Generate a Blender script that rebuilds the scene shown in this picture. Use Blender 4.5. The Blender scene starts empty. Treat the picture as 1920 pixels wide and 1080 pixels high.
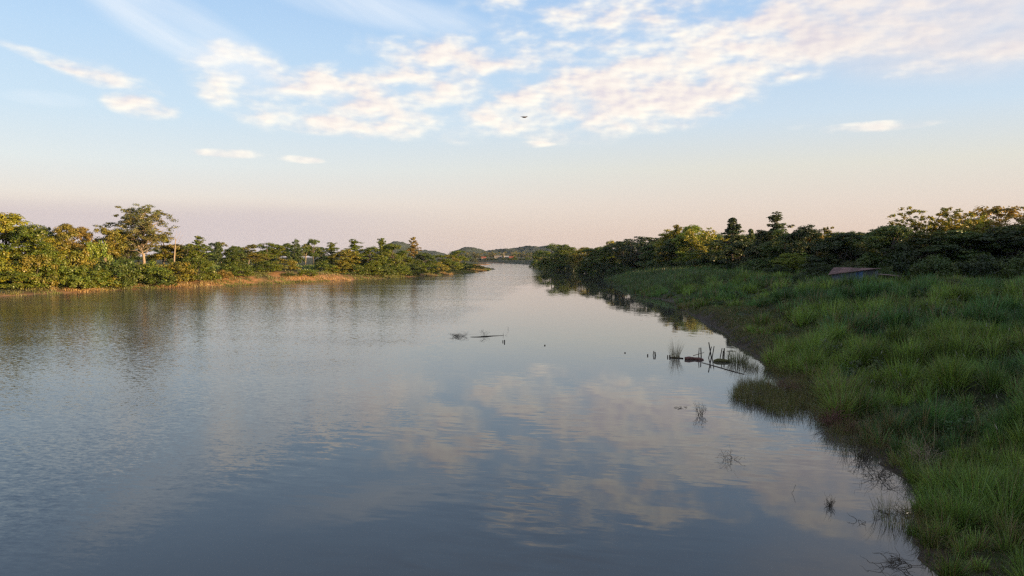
import bpy, math, random
import numpy as np
from mathutils import Vector

# ------------------------------------------------------------------ camera
CAM_H, FPX, PITCH = 10.0, 1400.0, math.atan(60 / 1400.0)
scene = bpy.context.scene
COL = scene.collection
cam_data = bpy.data.cameras.new('camera')
cam_data.sensor_width = 36.0
cam_data.lens = 36.0 * FPX / 1920.0
cam_data.clip_end = 20000.0
cam = bpy.data.objects.new('camera', cam_data)
COL.objects.link(cam)
cam.location = (0, 0, CAM_H)
cam.rotation_euler = (math.pi / 2 - PITCH, 0, 0)
scene.camera = cam


def ray(px, py):
    u, v = (px - 960) / FPX, (540 - py) / FPX
    ca, sa = math.cos(PITCH), math.sin(PITCH)
    return Vector((u, ca + v * sa, -sa + v * ca))


def at_depth(px, py, d):
    r = ray(px, py)
    r = r * (d / r.y)
    return (r.x, r.y, r.z + CAM_H)


def on_level(px, py, z=0.0):
    r = ray(px, py)
    k = (z - CAM_H) / r.z
    return (r.x * k, r.y * k, z)


# ------------------------------------------------------------------ light
SUN_ELEV = math.radians(8.0)
SUN_AZ = math.atan2(0.91, -0.41)          # compass angle from +Y towards +X: behind the camera, to the right
sun_dir = Vector((math.sin(SUN_AZ) * math.cos(SUN_ELEV), math.cos(SUN_AZ) * math.cos(SUN_ELEV), math.sin(SUN_ELEV)))
sun_data = bpy.data.lights.new('sun', 'SUN')
sun_data.energy = 5.0
sun_data.angle = math.radians(0.6)
sun_data.color = (1.0, 0.69, 0.37)
sun = bpy.data.objects.new('sun', sun_data)
COL.objects.link(sun)
sun.rotation_euler = sun_dir.to_track_quat('Z', 'Y').to_euler()
sun.location = (300, -200, 120)

scene.view_settings.view_transform = 'Standard'
scene.view_settings.look = 'None'
scene.view_settings.exposure = 1.25
scene.view_settings.gamma = 1.0
scene.view_settings.use_curve_mapping = False
scene.render.engine = 'CYCLES'
scene.cycles.max_bounces = 6
scene.cycles.diffuse_bounces = 2
scene.cycles.glossy_bounces = 3
scene.cycles.transmission_bounces = 3
scene.cycles.transparent_max_bounces = 6
scene.cycles.volume_bounces = 0
scene.cycles.use_denoising = False
scene.cycles.pixel_filter_type = 'BLACKMAN_HARRIS'
scene.cycles.filter_width = 1.35
scene.cycles.sampling_pattern = 'BLUE_NOISE'
scene.cycles.sample_clamp_indirect = 4.0
scene.cycles.caustics_reflective = False
scene.cycles.caustics_refractive = False


def lin(r, g, b):
    f = lambda c: (c / 255 / 12.92) if c / 255 <= 0.04045 else ((c / 255 + 0.055) / 1.055) ** 2.4
    return (f(r), f(g), f(b), 1.0)


# ------------------------------------------------------------------ sky
class Nodes:
    """Small helper that wires shader nodes."""

    def __init__(self, tree):
        self.t, self.n, self.l = tree, tree.nodes, tree.links

    def new(self, kind, **kw):
        n = self.n.new(kind)
        for k, v in kw.items():
            setattr(n, k, v)
        return n

    def put(self, sock, v):
        if isinstance(v, bpy.types.NodeSocket):
            self.l.new(v, sock)
        elif v is not None:
            sock.default_value = v

    def math(self, op, a, b=None, c=None, clamp=False):
        n = self.new('ShaderNodeMath', operation=op, use_clamp=clamp)
        for i, v in enumerate((a, b, c)):
            self.put(n.inputs[i], v)
        return n.outputs[0]

    def vec(self, op, a, b=None, scale=None):
        n = self.new('ShaderNodeVectorMath', operation=op)
        self.put(n.inputs[0], a)
        if b is not None:
            self.put(n.inputs[1], b)
        if scale is not None:
            self.put(n.inputs[3], scale)
        return n.outputs[1] if op in ('LENGTH', 'DOT_PRODUCT', 'DISTANCE') else n.outputs[0]

    def mapping(self, v, loc=(0, 0, 0), rot=(0, 0, 0), scale=(1, 1, 1)):
        if rot[2]:
            c, s = math.cos(rot[2]), math.sin(rot[2])
            v = self.comb(self.vec('DOT_PRODUCT', v, (c * scale[0], -s * scale[1], 0)), self.vec('DOT_PRODUCT', v, (s * scale[0], c * scale[1], 0)), 0.0)
        elif tuple(scale) != (1, 1, 1):
            v = self.vec('MULTIPLY', v, scale)
        if tuple(loc) != (0, 0, 0):
            v = self.vec('ADD', v, loc)
        return v

    def spot(self, v1, a, e, rx, ry, tilt):
        """Squared distance from an ellipse centre, v1 = (azimuth, elevation, 1)."""
        c, s = math.cos(tilt), math.sin(tilt)
        u = self.vec('DOT_PRODUCT', v1, (c / rx, s / rx, -(a * c + e * s) / rx))
        w = self.vec('DOT_PRODUCT', v1, (-s / ry, c / ry, (a * s - e * c) / ry))
        return self.math('MULTIPLY_ADD', u, u, self.math('MULTIPLY', w, w))

    def range(self, v, a, b, c=0.0, d=1.0, kind='SMOOTHSTEP'):
        n = self.new('ShaderNodeMapRange', interpolation_type=kind)
        self.put(n.inputs[0], v)
        for i, x in enumerate((a, b, c, d)):
            self.put(n.inputs[1 + i], x)
        return n.outputs[0]

    def noise(self, v, scale, detail=4.0, rough=0.55, distort=0.0, out=0):
        n = self.new('ShaderNodeTexNoise')
        self.put(n.inputs['Vector'], v)
        n.inputs['Scale'].default_value = scale
        n.inputs['Detail'].default_value = detail
        n.inputs['Roughness'].default_value = rough
        n.inputs['Distortion'].default_value = distort
        return n.outputs[out]

    def mix(self, f, a, b, mode='MIX'):
        n = self.new('ShaderNodeMix', data_type='RGBA', blend_type=mode)
        self.put(n.inputs[0], f)
        self.put(n.inputs[6], a)
        self.put(n.inputs[7], b)
        return n.outputs[2]

    def sep(self, v):
        n = self.new('ShaderNodeSeparateXYZ')
        self.put(n.inputs[0], v)
        return n.outputs

    def comb(self, x, y, z):
        n = self.new('ShaderNodeCombineXYZ')
        for i, v in enumerate((x, y, z)):
            self.put(n.inputs[i], v)
        return n.outputs[0]

    def ramp(self, f, stops, interp='EASE'):
        n = self.new('ShaderNodeValToRGB')
        n.color_ramp.interpolation = interp
        e = n.color_ramp.elements
        while len(e) < len(stops):
            e.new(0.5)
        for i, (p, c) in enumerate(stops):
            e[i].position = p
            e[i].color = c
        self.put(n.inputs[0], f)
        return n.outputs[0]


world = bpy.data.worlds.new('World')
scene.world = world
world.use_nodes = True
world.node_tree.nodes.clear()
W = Nodes(world.node_tree)
gen = W.new('ShaderNodeTexCoord').outputs['Generated']
dx, dy, dz = W.sep(gen)[:3]
az = W.math('ARCTAN2', dx, dy)
el = W.math('ARCSINE', dz)
ae = W.comb(az, el, 0.0)
ae1 = W.comb(az, el, 1.0)


def azel(px, py):
    r = ray(px, py).normalized()
    return math.atan2(r.x, r.y), math.asin(r.z)


sky = W.new('ShaderNodeTexSky', sky_type='NISHITA')
sky.sun_disc = False
sky.sun_elevation = SUN_ELEV
sky.sun_rotation = SUN_AZ
sky.air_density = 1.0
sky.dust_density = 1.6
sky.ozone_density = 1.5

# clear evening air by elevation: peach at the horizon, pale, then blue; warmer towards the sun's side
E = lambda py: max(0.0, azel(960, py)[1]) / math.radians(40)
ef = W.math('DIVIDE', el, math.radians(40), clamp=True)
clear_cool = W.ramp(ef, [(0.0, lin(214, 198, 194)), (E(440), lin(220, 204, 199)), (E(385), lin(232, 220, 213)),
                         (E(320), lin(226, 230, 231)), (E(230), lin(206, 226, 242)), (E(100), lin(188, 217, 245)),
                         (E(0), lin(172, 206, 243)), (0.75, lin(128, 172, 225)), (1.0, lin(98, 148, 210))], 'LINEAR')
clear_warm = W.ramp(ef, [(0.0, lin(224, 201, 189)), (E(440), lin(228, 205, 193)), (E(385), lin(231, 215, 205)),
                         (E(320), lin(228, 224, 214)), (E(230), lin(208, 225, 240)), (E(100), lin(184, 213, 243)),
                         (E(0), lin(170, 204, 242)), (0.75, lin(128, 172, 225)), (1.0, lin(98, 148, 210))], 'LINEAR')
toward_sun = W.vec('DOT_PRODUCT', gen, (math.sin(SUN_AZ), math.cos(SUN_AZ), 0.0))
warm_f = W.range(toward_sun, -0.80, -0.05)
clear = W.mix(warm_f, clear_cool, clear_warm)
clear = W.vec('SCALE', clear, scale=10.0)
col = W.vec('ADD', W.vec('SCALE', clear, scale=0.70), W.vec('SCALE', sky.outputs[0], scale=0.22))

# lavender-grey bank of far haze low on the side away from the sun
band = W.math('MULTIPLY', W.range(W.math('ADD', el, W.math('MULTIPLY', W.noise(W.mapping(ae, scale=(6, 40, 1)), 1.0, 3), 0.012)),
                                  azel(200, 366)[1] + 0.010, azel(200, 408)[1] + 0.006), W.range(az, -0.02, -0.36))
col = W.mix(W.math('MULTIPLY', band, 0.78), col, [c * 7.8 for c in lin(210, 198, 200)[:3]] + [1])

# clouds: where the sheets lie, in compass angle and elevation (radians)
sheets = [  # px, py, half width, half height, tilt, amount
    (1250, 150, 260, 80, 0.20, 1.08), (1130, 40, 260, 90, 0.05, 0.62), (1480, 70, 220, 75, 0.32, 0.84),
    (1690, 20, 120, 60, -0.05, 0.70), (1900, 95, 70, 16, 0.0, 0.6), (800, 195, 310, 62, -0.08, 0.84), (480, 160, 130, 62, -0.32, 0.78),
    (720, 235, 240, 26, -0.02, 0.75), (1040, 215, 120, 44, 0.0, 0.70), (830, 110, 140, 44, 0.0, 0.72),
    (1290, 205, 90, 34, 0.1, 0.80), (265, 198, 66, 22, -0.12, 0.78), (150, 130, 150, 12, -0.24, 0.72),
    (190, 140, 100, 22, -0.2, 0.48), (1640, 237, 110, 9, 0.0, 0.74), (445, 288, 80, 8, 0.0, 0.66), (560, 299, 46, 7, -0.04, 0.72),
    (1760, 118, 70, 16, 0.0, 0.62), (1650, 90, 80, 20, 0.0, 0.66), (980, 270, 60, 8, 0.0, 0.6),
    (960, 20, 70, 60, 0.0, 0.60), (690, 100, 40, 40, -0.6, 0.52),
    (1195, 232, 16, 14, 0.0, 0.66), (1100, 238, 18, 9, 0.0, 0.62), (1500, 238, 26, 7, 0.0, 0.58), (1685, 142, 30, 8, 0, 0.55)]
amount = None
for (px, py, rx, ry, tilt, amp) in sheets:
    a, e = azel(px, py)
    v = W.range(W.spot(ae1, a, e, rx / FPX * math.cos(a) ** 1.5, ry / FPX, tilt), 0.04, 1.9, amp, 0.0, 'SMOOTHSTEP')
    amount = v if amount is None else W.math('MAXIMUM', amount, v)
# the same broken cloud carries on overhead and round the rest of the sky
over = W.noise(W.mapping(gen, scale=(1.0, 1.0, 2.4)), 2.2, 2, 0.5)
over = W.math('MULTIPLY', W.range(over, 0.42, 0.62), W.range(el, 0.40, 0.60, 0.0, 0.80))
amount = W.math('MAXIMUM', amount, over)


def cloud_detail(dx_, dy_):
    p = W.mapping(ae, loc=(dx_, dy_, 0))
    p = W.mapping(p, scale=(17, 38, 1))
    return W.noise(p, 1.0, 3.5, 0.52, 0.0)


big = W.noise(W.mapping(ae, loc=(3, 1, 0), scale=(7, 15, 1)), 1.0, 3, 0.5, 0.2)
n0 = cloud_detail(0, 0)
n1 = cloud_detail(0.006, -0.0035)
dens = W.math('ADD', W.math('MULTIPLY', amount, 0.92), W.math('MULTIPLY', W.math('SUBTRACT', n0, 0.5), 2.5))
dens = W.math('ADD', dens, W.math('MULTIPLY', W.math('SUBTRACT', big, 0.5), 1.1))
alpha = W.math('ADD', W.range(dens, 0.34, 1.04, 0.0, 0.74), W.range(dens, 0.05, 0.60, 0.0, 0.20))
alpha = W.math('MULTIPLY', alpha, W.range(amount, 0.04, 0.42))
relief = W.math('ADD', W.math('MULTIPLY', W.math('SUBTRACT', n0, n1), 2.6), 0.64)
thick = W.range(dens, 0.6, 1.5, 0.14, -0.26)
under = W.range(W.math('SUBTRACT', big, n0), -0.15, 0.25, 0.10, -0.16)
relief = W.math('ADD', W.math('ADD', relief, thick), under, clamp=True)
cloud_col = W.ramp(relief, [(0.0, lin(203, 198, 207)), (0.35, lin(222, 212, 215)), (0.62, lin(242, 230, 221)), (1.0, lin(255, 246, 231))], 'LINEAR')
cloud_col = W.vec('SCALE', cloud_col, scale=8.7)
col = W.mix(W.math('MULTIPLY', alpha, 0.93), col, cloud_col)

# soft grey-lavender veil: upper right of the view, and thinning overhead
va, ve = azel(1830, 10)
veil = W.range(W.spot(ae1, va, ve, 300 / FPX, 105 / FPX, -0.03), 0.1, 1.5, 0.80, 0.0)
veil = W.math('MAXIMUM', veil, W.range(W.spot(ae1, 0.66, 0.48, 0.36, 0.22, 0.0), 0.1, 1.6, 0.85, 0.0))
veil = W.math('MAXIMUM', veil, W.range(el, 0.34, 0.60, 0.0, 0.50))
veil = W.math('MULTIPLY', veil, W.range(W.math('ADD', W.math('MULTIPLY', n0, 0.6), W.math('MULTIPLY', big, 0.6)), 0.40, 0.75, 0.62, 1.0))
col = W.mix(veil, col, W.vec('SCALE', W.mix(relief, lin(216, 210, 217), lin(240, 230, 226)), scale=8.0))

# thin high wisps
wisp = None
for (px, py, rx, ry, tilt, amp) in [(330, 50, 190, 46, -0.42, 0.75), (700, 15, 190, 30, -0.12, 0.7), (90, 185, 60, 12, 0.0, 0.3)]:
    a, e = azel(px, py)
    v = W.range(W.spot(ae1, a, e, rx / FPX, ry / FPX, tilt), 0.0, 1.6, amp, 0.0)
    wisp = v if wisp is None else W.math('MAXIMUM', wisp, v)
wn = W.noise(W.vec('MULTIPLY', W.mapping(ae, rot=(0, 0, 0.42)), (4, 26, 1)), 1.0, 5, 0.55, 0.3)
wisp = W.math('MULTIPLY', wisp, W.range(wn, 0.25, 0.75, 0.25, 1.0))
col = W.mix(W.math('MULTIPLY', wisp, 0.8), col, [c * 8.4 for c in lin(240, 243, 246)[:3]] + [1])

bg = W.new('ShaderNodeBackground')
W.put(bg.inputs[0], col)
bg.inputs[1].default_value = 0.055
W.l.new(bg.outputs[0], W.new('ShaderNodeOutputWorld').inputs[0])
world.cycles.sampling_method = 'MANUAL'
world.cycles.sample_map_resolution = 512

# ------------------------------------------------------------------ helpers
rng = np.random.default_rng(7)
random.seed(7)


def smooth(a, b, x):
    t = np.clip((np.asarray(x, float) - a) / (b - a), 0, 1)
    return t * t * (3 - 2 * t)


def _hash(ix, iy, seed):
    h = (ix.astype(np.int64) * 374761393 + iy.astype(np.int64) * 668265263 + seed * 1442695041) & 0xffffffff
    h = ((h ^ (h >> 13)) * 1274126177) & 0xffffffff
    return ((h ^ (h >> 16)) & 0xffffff) / float(0xffffff)


def vnoise(x, y, seed=0):
    x, y = np.asarray(x, float), np.asarray(y, float)
    ix, iy = np.floor(x), np.floor(y)
    fx, fy = x - ix, y - iy
    fx, fy = fx * fx * (3 - 2 * fx), fy * fy * (3 - 2 * fy)
    a, b = _hash(ix, iy, seed), _hash(ix + 1, iy, seed)
    c, d = _hash(ix, iy + 1, seed), _hash(ix + 1, iy + 1, seed)
    return (a * (1 - fx) + b * fx) * (1 - fy) + (c * (1 - fx) + d * fx) * fy


def fbm(x, y, octaves=4, seed=0, gain=0.5):
    s, a, t = 0.0, 1.0, 0.0
    for o in range(octaves):
        s = s + a * vnoise(x * 2 ** o + 17.3 * o, y * 2 ** o - 9.1 * o, seed + o)
        t += a
        a *= gain
    return s / t


def mesh_from(name, V, F, tint=None, smooth_shade=False):
    """V (n,3); F: list of int arrays (m,3) / (m,4); tint (n,3) per-vertex colour."""
    me = bpy.data.meshes.new(name)
    V = np.asarray(V, np.float32)
    F = [np.asarray(f, np.int32) for f in F if len(f)]
    me.vertices.add(len(V))
    me.vertices.foreach_set('co', V.ravel())
    loops = np.concatenate([f.ravel() for f in F])
    sizes = np.concatenate([np.full(len(f), f.shape[1], np.int32) for f in F])
    starts = np.concatenate([[0], np.cumsum(sizes)[:-1]]).astype(np.int32)
    me.loops.add(len(loops))
    me.loops.foreach_set('vertex_index', loops)
    me.polygons.add(len(sizes))
    me.polygons.foreach_set('loop_start', starts)
    me.polygons.foreach_set('use_smooth', np.full(len(sizes), smooth_shade))
    if tint is not None:
        at = me.attributes.new('tint', 'FLOAT_COLOR', 'POINT')
        c = np.ones((len(V), 4), np.float32)
        c[:, :3] = tint
        at.data.foreach_set('color', c.ravel())
    me.update(calc_edges=True)
    return me


def link(name, data, mat=None, parent=None, loc=None):
    o = bpy.data.objects.new(name, data)
    COL.objects.link(o)
    if mat is not None and data is not None and not data.materials:
        data.materials.append(mat)
    if parent is not None:
        o.parent = parent
    if loc is not None:
        o.location = loc
    return o


def tag(o, label=None, cat=None, group=None, kind=None):
    for k, v in (('label', label), ('category', cat), ('group', group), ('kind', kind)):
        if v:
            o[k] = v
    return o


def tube(points, radii, sides=6, cap=True):
    """Tapered tube along a polyline; returns V, quads."""
    P = np.asarray(points, float)
    n = len(P)
    T = np.gradient(P, axis=0)
    T /= np.linalg.norm(T, axis=1)[:, None] + 1e-9
    ref = np.array([0.31, 0.87, 0.38]) if abs(T[0, 2]) > 0.7 else np.array([0, 0, 1.0])
    A = np.cross(T, ref)
    A /= np.linalg.norm(A, axis=1)[:, None] + 1e-9
    B = np.cross(T, A)
    ang = np.linspace(0, 2 * math.pi, sides, endpoint=False)
    R = np.asarray(radii, float)[:, None, None]
    V = P[:, None, :] + R * (np.cos(ang)[None, :, None] * A[:, None, :] + np.sin(ang)[None, :, None] * B[:, None, :])
    V = V.reshape(-1, 3)
    i = np.arange(n - 1)[:, None] * sides + np.arange(sides)[None, :]
    j = np.arange(n - 1)[:, None] * sides + (np.arange(sides)[None, :] + 1) % sides
    Q = np.stack([i, j, j + sides, i + sides], -1).reshape(-1, 4)
    T3 = np.zeros((0, 3), int)
    if cap:
        V = np.vstack([V, P[-1] + T[-1] * R[-1, 0, 0] * 0.4, P[0]])
        k = np.arange(sides)
        top, bot = len(V) - 2, len(V) - 1
        o = (n - 1) * sides
        T3 = np.vstack([np.stack([o + k, o + (k + 1) % sides, np.full(sides, top)], -1),
                        np.stack([(k + 1) % sides, k, np.full(sides, bot)], -1)])
    return V, Q, T3


class Acc:
    def __init__(self):
        self.v, self.q, self.t, self.c, self.n = [], [], [], [], 0

    def add(self, V, Q=None, T=None, tint=(1, 1, 1)):
        V = np.asarray(V, float)
        self.v.append(V)
        if Q is not None and len(Q):
            self.q.append(np.asarray(Q) + self.n)
        if T is not None and len(T):
            self.t.append(np.asarray(T) + self.n)
        self.c.append(np.broadcast_to(np.asarray(tint, float), (len(V), 3)))
        self.n += len(V)

    def tube(self, pts, radii, sides=6, tint=(1, 1, 1), cap=True):
        V, Q, T = tube(pts, radii, sides, cap)
        self.add(V, Q, T, tint)

    def box(self, lo, hi, tint=(1, 1, 1)):
        x0, y0, z0 = lo
        x1, y1, z1 = hi
        V = [(x0, y0, z0), (x1, y0, z0), (x1, y1, z0), (x0, y1, z0), (x0, y0, z1), (x1, y0, z1), (x1, y1, z1), (x0, y1, z1)]
        self.add(V, [(0, 3, 2, 1), (4, 5, 6, 7), (0, 1, 5, 4), (1, 2, 6, 5), (2, 3, 7, 6), (3, 0, 4, 7)], None, tint)

    def mesh(self, name, smooth_shade=False):
        F = []
        if self.q:
            F.append(np.concatenate(self.q))
        if self.t:
            F.append(np.concatenate(self.t))
        return mesh_from(name, np.concatenate(self.v), F, np.concatenate(self.c), smooth_shade)


# ------------------------------------------------------------------ materials
def material(name):
    m = bpy.data.materials.new(name)
    m.use_nodes = True
    m.node_tree.nodes.clear()
    return m, Nodes(m.node_tree)


def finish(N, shader):
    N.l.new(shader, N.new('ShaderNodeOutputMaterial').inputs[0])


def leaf_material(name, translucency=0.28, base=None):
    m, N = material(name)
    tint = N.new('ShaderNodeAttribute', attribute_name='tint').outputs['Color']
    if base is None:
        base = N.new('ShaderNodeObjectInfo').outputs['Color']
    c = N.mix(1.0, base, tint, 'MULTIPLY')
    d = N.new('ShaderNodeBsdfDiffuse')
    N.put(d.inputs[0], c)
    t = N.new('ShaderNodeBsdfTranslucent')
    N.put(t.inputs[0], N.mix(1.0, c, (1.15, 1.2, 0.6, 1), 'MULTIPLY'))
    mx = N.new('ShaderNodeMixShader')
    mx.inputs[0].default_value = translucency
    N.l.new(d.outputs[0], mx.inputs[1])
    N.l.new(t.outputs[0], mx.inputs[2])
    g = N.new('ShaderNodeBsdfGlossy')
    g.inputs['Roughness'].default_value = 0.45
    g.inputs[0].default_value = (1, 1, 1, 1)
    mg = N.new('ShaderNodeMixShader')
    mg.inputs[0].default_value = 0.025
    N.l.new(mx.outputs[0], mg.inputs[1])
    N.l.new(g.outputs[0], mg.inputs[2])
    finish(N, mg.outputs[0])
    return m


MAT_LEAF = leaf_material('foliage')
MAT_GRASS = leaf_material('grass_blades', 0.30, base=(1, 1, 1, 1))


def rough_material(name, c0, c1, scale=3.0, rough=0.9, bump=0.3, coords='Object', stretch=(1, 1, 1)):
    m, N = material(name)
    co = N.new('ShaderNodeTexCoord').outputs[coords]
    co = N.mapping(co, scale=stretch)
    n = N.noise(co, scale, 6, 0.65)
    c = N.mix(N.range(n, 0.3, 0.7), c0, c1)
    tint = N.new('ShaderNodeAttribute', attribute_name='tint').outputs['Color']
    c = N.mix(1.0, c, tint, 'MULTIPLY')
    p = N.new('ShaderNodeBsdfPrincipled')
    N.put(p.inputs['Base Color'], c)
    p.inputs['Roughness'].default_value = rough
    p.inputs['Specular IOR Level'].default_value = 0.25
    b = N.new('ShaderNodeBump')
    b.inputs['Strength'].default_value = bump
    b.inputs['Distance'].default_value = 0.05
    N.put(b.inputs['Height'], n)
    N.l.new(b.outputs[0], p.inputs['Normal'])
    finish(N, p.outputs[0])
    return m


MAT_BARK = rough_material('bark', (0.20, 0.15, 0.10, 1), (0.34, 0.27, 0.19, 1), 2.5, stretch=(3, 3, 0.6))
MAT_DARKBARK = rough_material('dark_bark', (0.055, 0.045, 0.035, 1), (0.12, 0.10, 0.075, 1), 2.5, stretch=(3, 3, 0.6))
MAT_WOOD = rough_material('weathered_wood', (0.035, 0.028, 0.022, 1), (0.10, 0.075, 0.055, 1), 6.0, stretch=(4, 4, 0.7))
MAT_REDWOOD = rough_material('wet_red_wood', (0.07, 0.028, 0.022, 1), (0.16, 0.07, 0.055, 1), 5.0, rough=0.6)
MAT_TWIG = rough_material('twig', (0.030, 0.024, 0.018, 1), (0.075, 0.060, 0.042, 1), 8.0)

# ------------------------------------------------------------------ river outline and land
RIGHT = [(6, -260), (8, -60), (10.5, 0), (12.8, 23), (14.6, 27), (17.0, 31), (18.2, 37.8), (19.3, 44), (20.6, 50), (22.5, 55),
         (23.0, 60), (22.6, 66), (23.6, 74), (25.2, 84), (27.2, 95), (29.2, 107), (31.2, 131), (32.5, 165), (33.6, 205),
         (37, 260), (40, 312), (52, 345), (58, 400), (60, 470), (53, 560), (45, 640), (32, 760), (18, 850), (0, 960), (-30, 1060)]
LEFT = [(-60, 1120), (-110, 1100), (-90, 1000), (-30, 900), (-22, 860), (-45, 780), (-42, 680), (-22, 610), (-14, 560), (-19, 470), (-27, 420), (-36, 389),
        (-47, 355), (-60, 325), (-70, 300), (-80, 280), (-97, 243), (-113, 222), (-119, 200), (-126, 184), (-134, 150), (-145, 60), (-150, -260)]
POLY = np.array(RIGHT + LEFT, float)


def signed_distance(x, y):
    """Metres from the waterline, positive on land."""
    x, y = np.asarray(x, float), np.asarray(y, float)
    best = np.full(x.shape, 1e9)
    inside = np.zeros(x.shape, bool)
    n = len(POLY)
    for i in range(n):
        ax, ay = POLY[i]
        bx, by = POLY[(i + 1) % n]
        ex, ey = bx - ax, by - ay
        t = np.clip(((x - ax) * ex + (y - ay) * ey) / (ex * ex + ey * ey), 0, 1)
        best = np.minimum(best, np.hypot(x - ax - t * ex, y - ay - t * ey))
        if ay != by:
            cond = ((ay > y) != (by > y)) & (x < (bx - ax) * (y - ay) / (by - ay) + ax)
            inside ^= cond
    wob = (fbm(x / 5.0, y / 5.0, 3, 3) - 0.5) * 1.6 * smooth(10, 40, y)
    far = (fbm(x / 26.0, y / 26.0, 3, 5) - 0.5) * 6.0 * smooth(90, 180, np.hypot(x, y))
    return np.where(inside, -best, best) + wob + far


def scarp(y):
    return smooth(62, 78, y) * (1 - smooth(120, 145, y))


def mound_noise(x, y):
    return fbm(x / 6.5 + 0.3 * y / 6.5, y / 3.6, 3, 62)


def shade_ridge(x, y):
    """Unseen ridge beyond the right-hand trees, added to shade the right bank."""
    top = 24 + 19 * smooth(90, -20, y) + 5 * (fbm(x / 45.0, y / 45.0, 3, 21) - 0.5) * 2
    along = smooth(-520, -330, y) * (1 - smooth(195, 260, y))
    return top * np.exp(-((x - 185) / 38.0) ** 2) * along


def land(x, y, sd=None):
    x, y = np.asarray(x, float), np.asarray(y, float)
    if sd is None:
        sd = signed_distance(x, y)
    mid = np.interp(y, [-260, 0, 200, 300, 400, 560, 900, 1200], [-70, -65, -42, -20, 10, 22, 5, -40])
    right = x > mid
    s = np.maximum(sd, 0)
    sc = scarp(y)
    zr = 1.0 * smooth(0, 7 - 5.2 * sc, s) + 2.3 * smooth(4, 25, s) + 1.4 * smooth(18, 52, s)
    zr = zr + 2.0 * np.exp(-((x - 47) / 14.0) ** 2 - ((y - 112) / 9.0) ** 2)
    zr = zr + 1.25 * (smooth(0.36, 0.64, mound_noise(x, y)) - 0.5) * smooth(1.5, 9, s) * smooth(8, 20, y) * (1 - 0.8 * sc * (1 - smooth(6, 14, s)))
    zr = zr + (fbm(x / 9.0, y / 5.0, 4, 11) - 0.5) * 1.1 * smooth(1, 9, s)
    zl = 0.9 * smooth(0, 9, s) + 2.2 * smooth(5, 22, s) + 1.2 * smooth(15, 45, s)
    bluff = smooth(235, 262, y) * (1 - smooth(300, 330, y))
    zl = zl + bluff * (1.4 * smooth(4, 9, s) * (1 - smooth(25, 60, s))) + (fbm(x / 11.0, y / 11.0, 4, 12) - 0.5) * 1.1 * smooth(2, 10, s)
    z = np.where(right, zr, zl)
    z = z + np.where(right, shade_ridge(x, y), 0)  # out-of-view ridge, its height shaped for the shade it casts
    bed = -0.12 - 0.22 * np.minimum(-sd, 9.0)
    return np.where(sd > 0, z, bed)


def land_z(x, y):
    return float(land(np.array([x]), np.array([y]))[0])


def axis(parts):
    out = [np.arange(a, b, s) for a, b, s in parts]
    return np.concatenate(out)


gx = axis([(-2000, -1200, 200), (-1200, -400, 50), (-400, -160, 8), (-160, -10, 2.5), (-10, 8, 1.5), (8, 60, 0.6), (60, 130, 1.5), (130, 280, 5),
           (280, 1200, 60), (1200, 2001, 200)])
gy = axis([(-1500, -500, 250), (-500, -20, 16), (-20, 18, 3), (18, 125, 0.7), (125, 230, 2.0), (230, 420, 4.0), (420, 700, 6), (700, 1300, 14), (1300, 3101, 200)])
XX, YY = np.meshgrid(gx, gy)
SD = signed_distance(XX, YY)
ZZ = land(XX, YY, SD)
nx, ny = len(gx), len(gy)
idx = np.arange(nx * ny).reshape(ny, nx)
Q = np.stack([idx[:-1, :-1], idx[:-1, 1:], idx[1:, 1:], idx[1:, :-1]], -1).reshape(-1, 4)
# what covers the soil: red = bare wet mud, green = grass cover, blue = dry orange soil
midl = np.interp(YY, [-260, 0, 200, 300, 400, 560, 900, 1200], [-70, -65, -42, -20, 10, 22, 5, -40])
on_right = XX > midl
mud = np.where(on_right, 1 - smooth(0.8, 3.2, SD + (fbm(XX / 2.0, YY / 2.0, 3, 31) - .5) * 2), 1 - smooth(0.0, 1.5, SD))
bare = np.where(on_right, 0, (1 - smooth(3, 9, SD + (fbm(XX / 6.0, YY / 6.0, 3, 33) - .5) * 9)))
bluffm = smooth(232, 255, YY) * (1 - smooth(305, 335, YY)) * (1 - smooth(12, 19, SD))
bare = np.where(on_right, 0, np.maximum(bare, bluffm * smooth(0.35, 0.5, fbm(XX / 5.0, YY / 5.0, 3, 35))))
cover = np.stack([mud, np.clip(1 - mud - bare, 0, 1), bare], -1).reshape(-1, 3)
ground_me = mesh_from('ground', np.stack([XX, YY, ZZ], -1).reshape(-1, 3), [Q], cover, True)

m, N = material('bank_soil')
geo = N.new('ShaderNodeNewGeometry').outputs['Position']
cov = N.sep(N.new('ShaderNodeAttribute', attribute_name='tint').outputs['Color'])
fine = N.noise(geo, 1.6, 8, 0.65)
mid_ = N.noise(geo, 0.12, 5, 0.6)
grass_c = N.mix(N.range(fine, 0.3, 0.7), (0.014, 0.018, 0.008, 1), (0.034, 0.040, 0.016, 1))
grass_c = N.mix(N.range(mid_, 0.45, 0.65, 0.0, 0.7), grass_c, (0.050, 0.062, 0.020, 1))
mud_c = N.mix(N.range(fine, 0.35, 0.68), (0.022, 0.017, 0.011, 1), (0.060, 0.045, 0.030, 1))
dry_c = N.mix(N.range(fine, 0.3, 0.7), (0.22, 0.105, 0.040, 1), (0.36, 0.20, 0.085, 1))
soil = N.mix(cov[2], grass_c, dry_c)
soil = N.mix(cov[0], soil, mud_c)
p = N.new('ShaderNodeBsdfPrincipled')
N.put(p.inputs['Base Color'], soil)
p.inputs['Roughness'].default_value = 0.9
p.inputs['Specular IOR Level'].default_value = 0.2
b = N.new('ShaderNodeBump')
b.inputs['Strength'].default_value = 0.7
b.inputs['Distance'].default_value = 0.25
N.put(b.inputs['Height'], fine)
N.l.new(b.outputs[0], p.inputs['Normal'])
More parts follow.
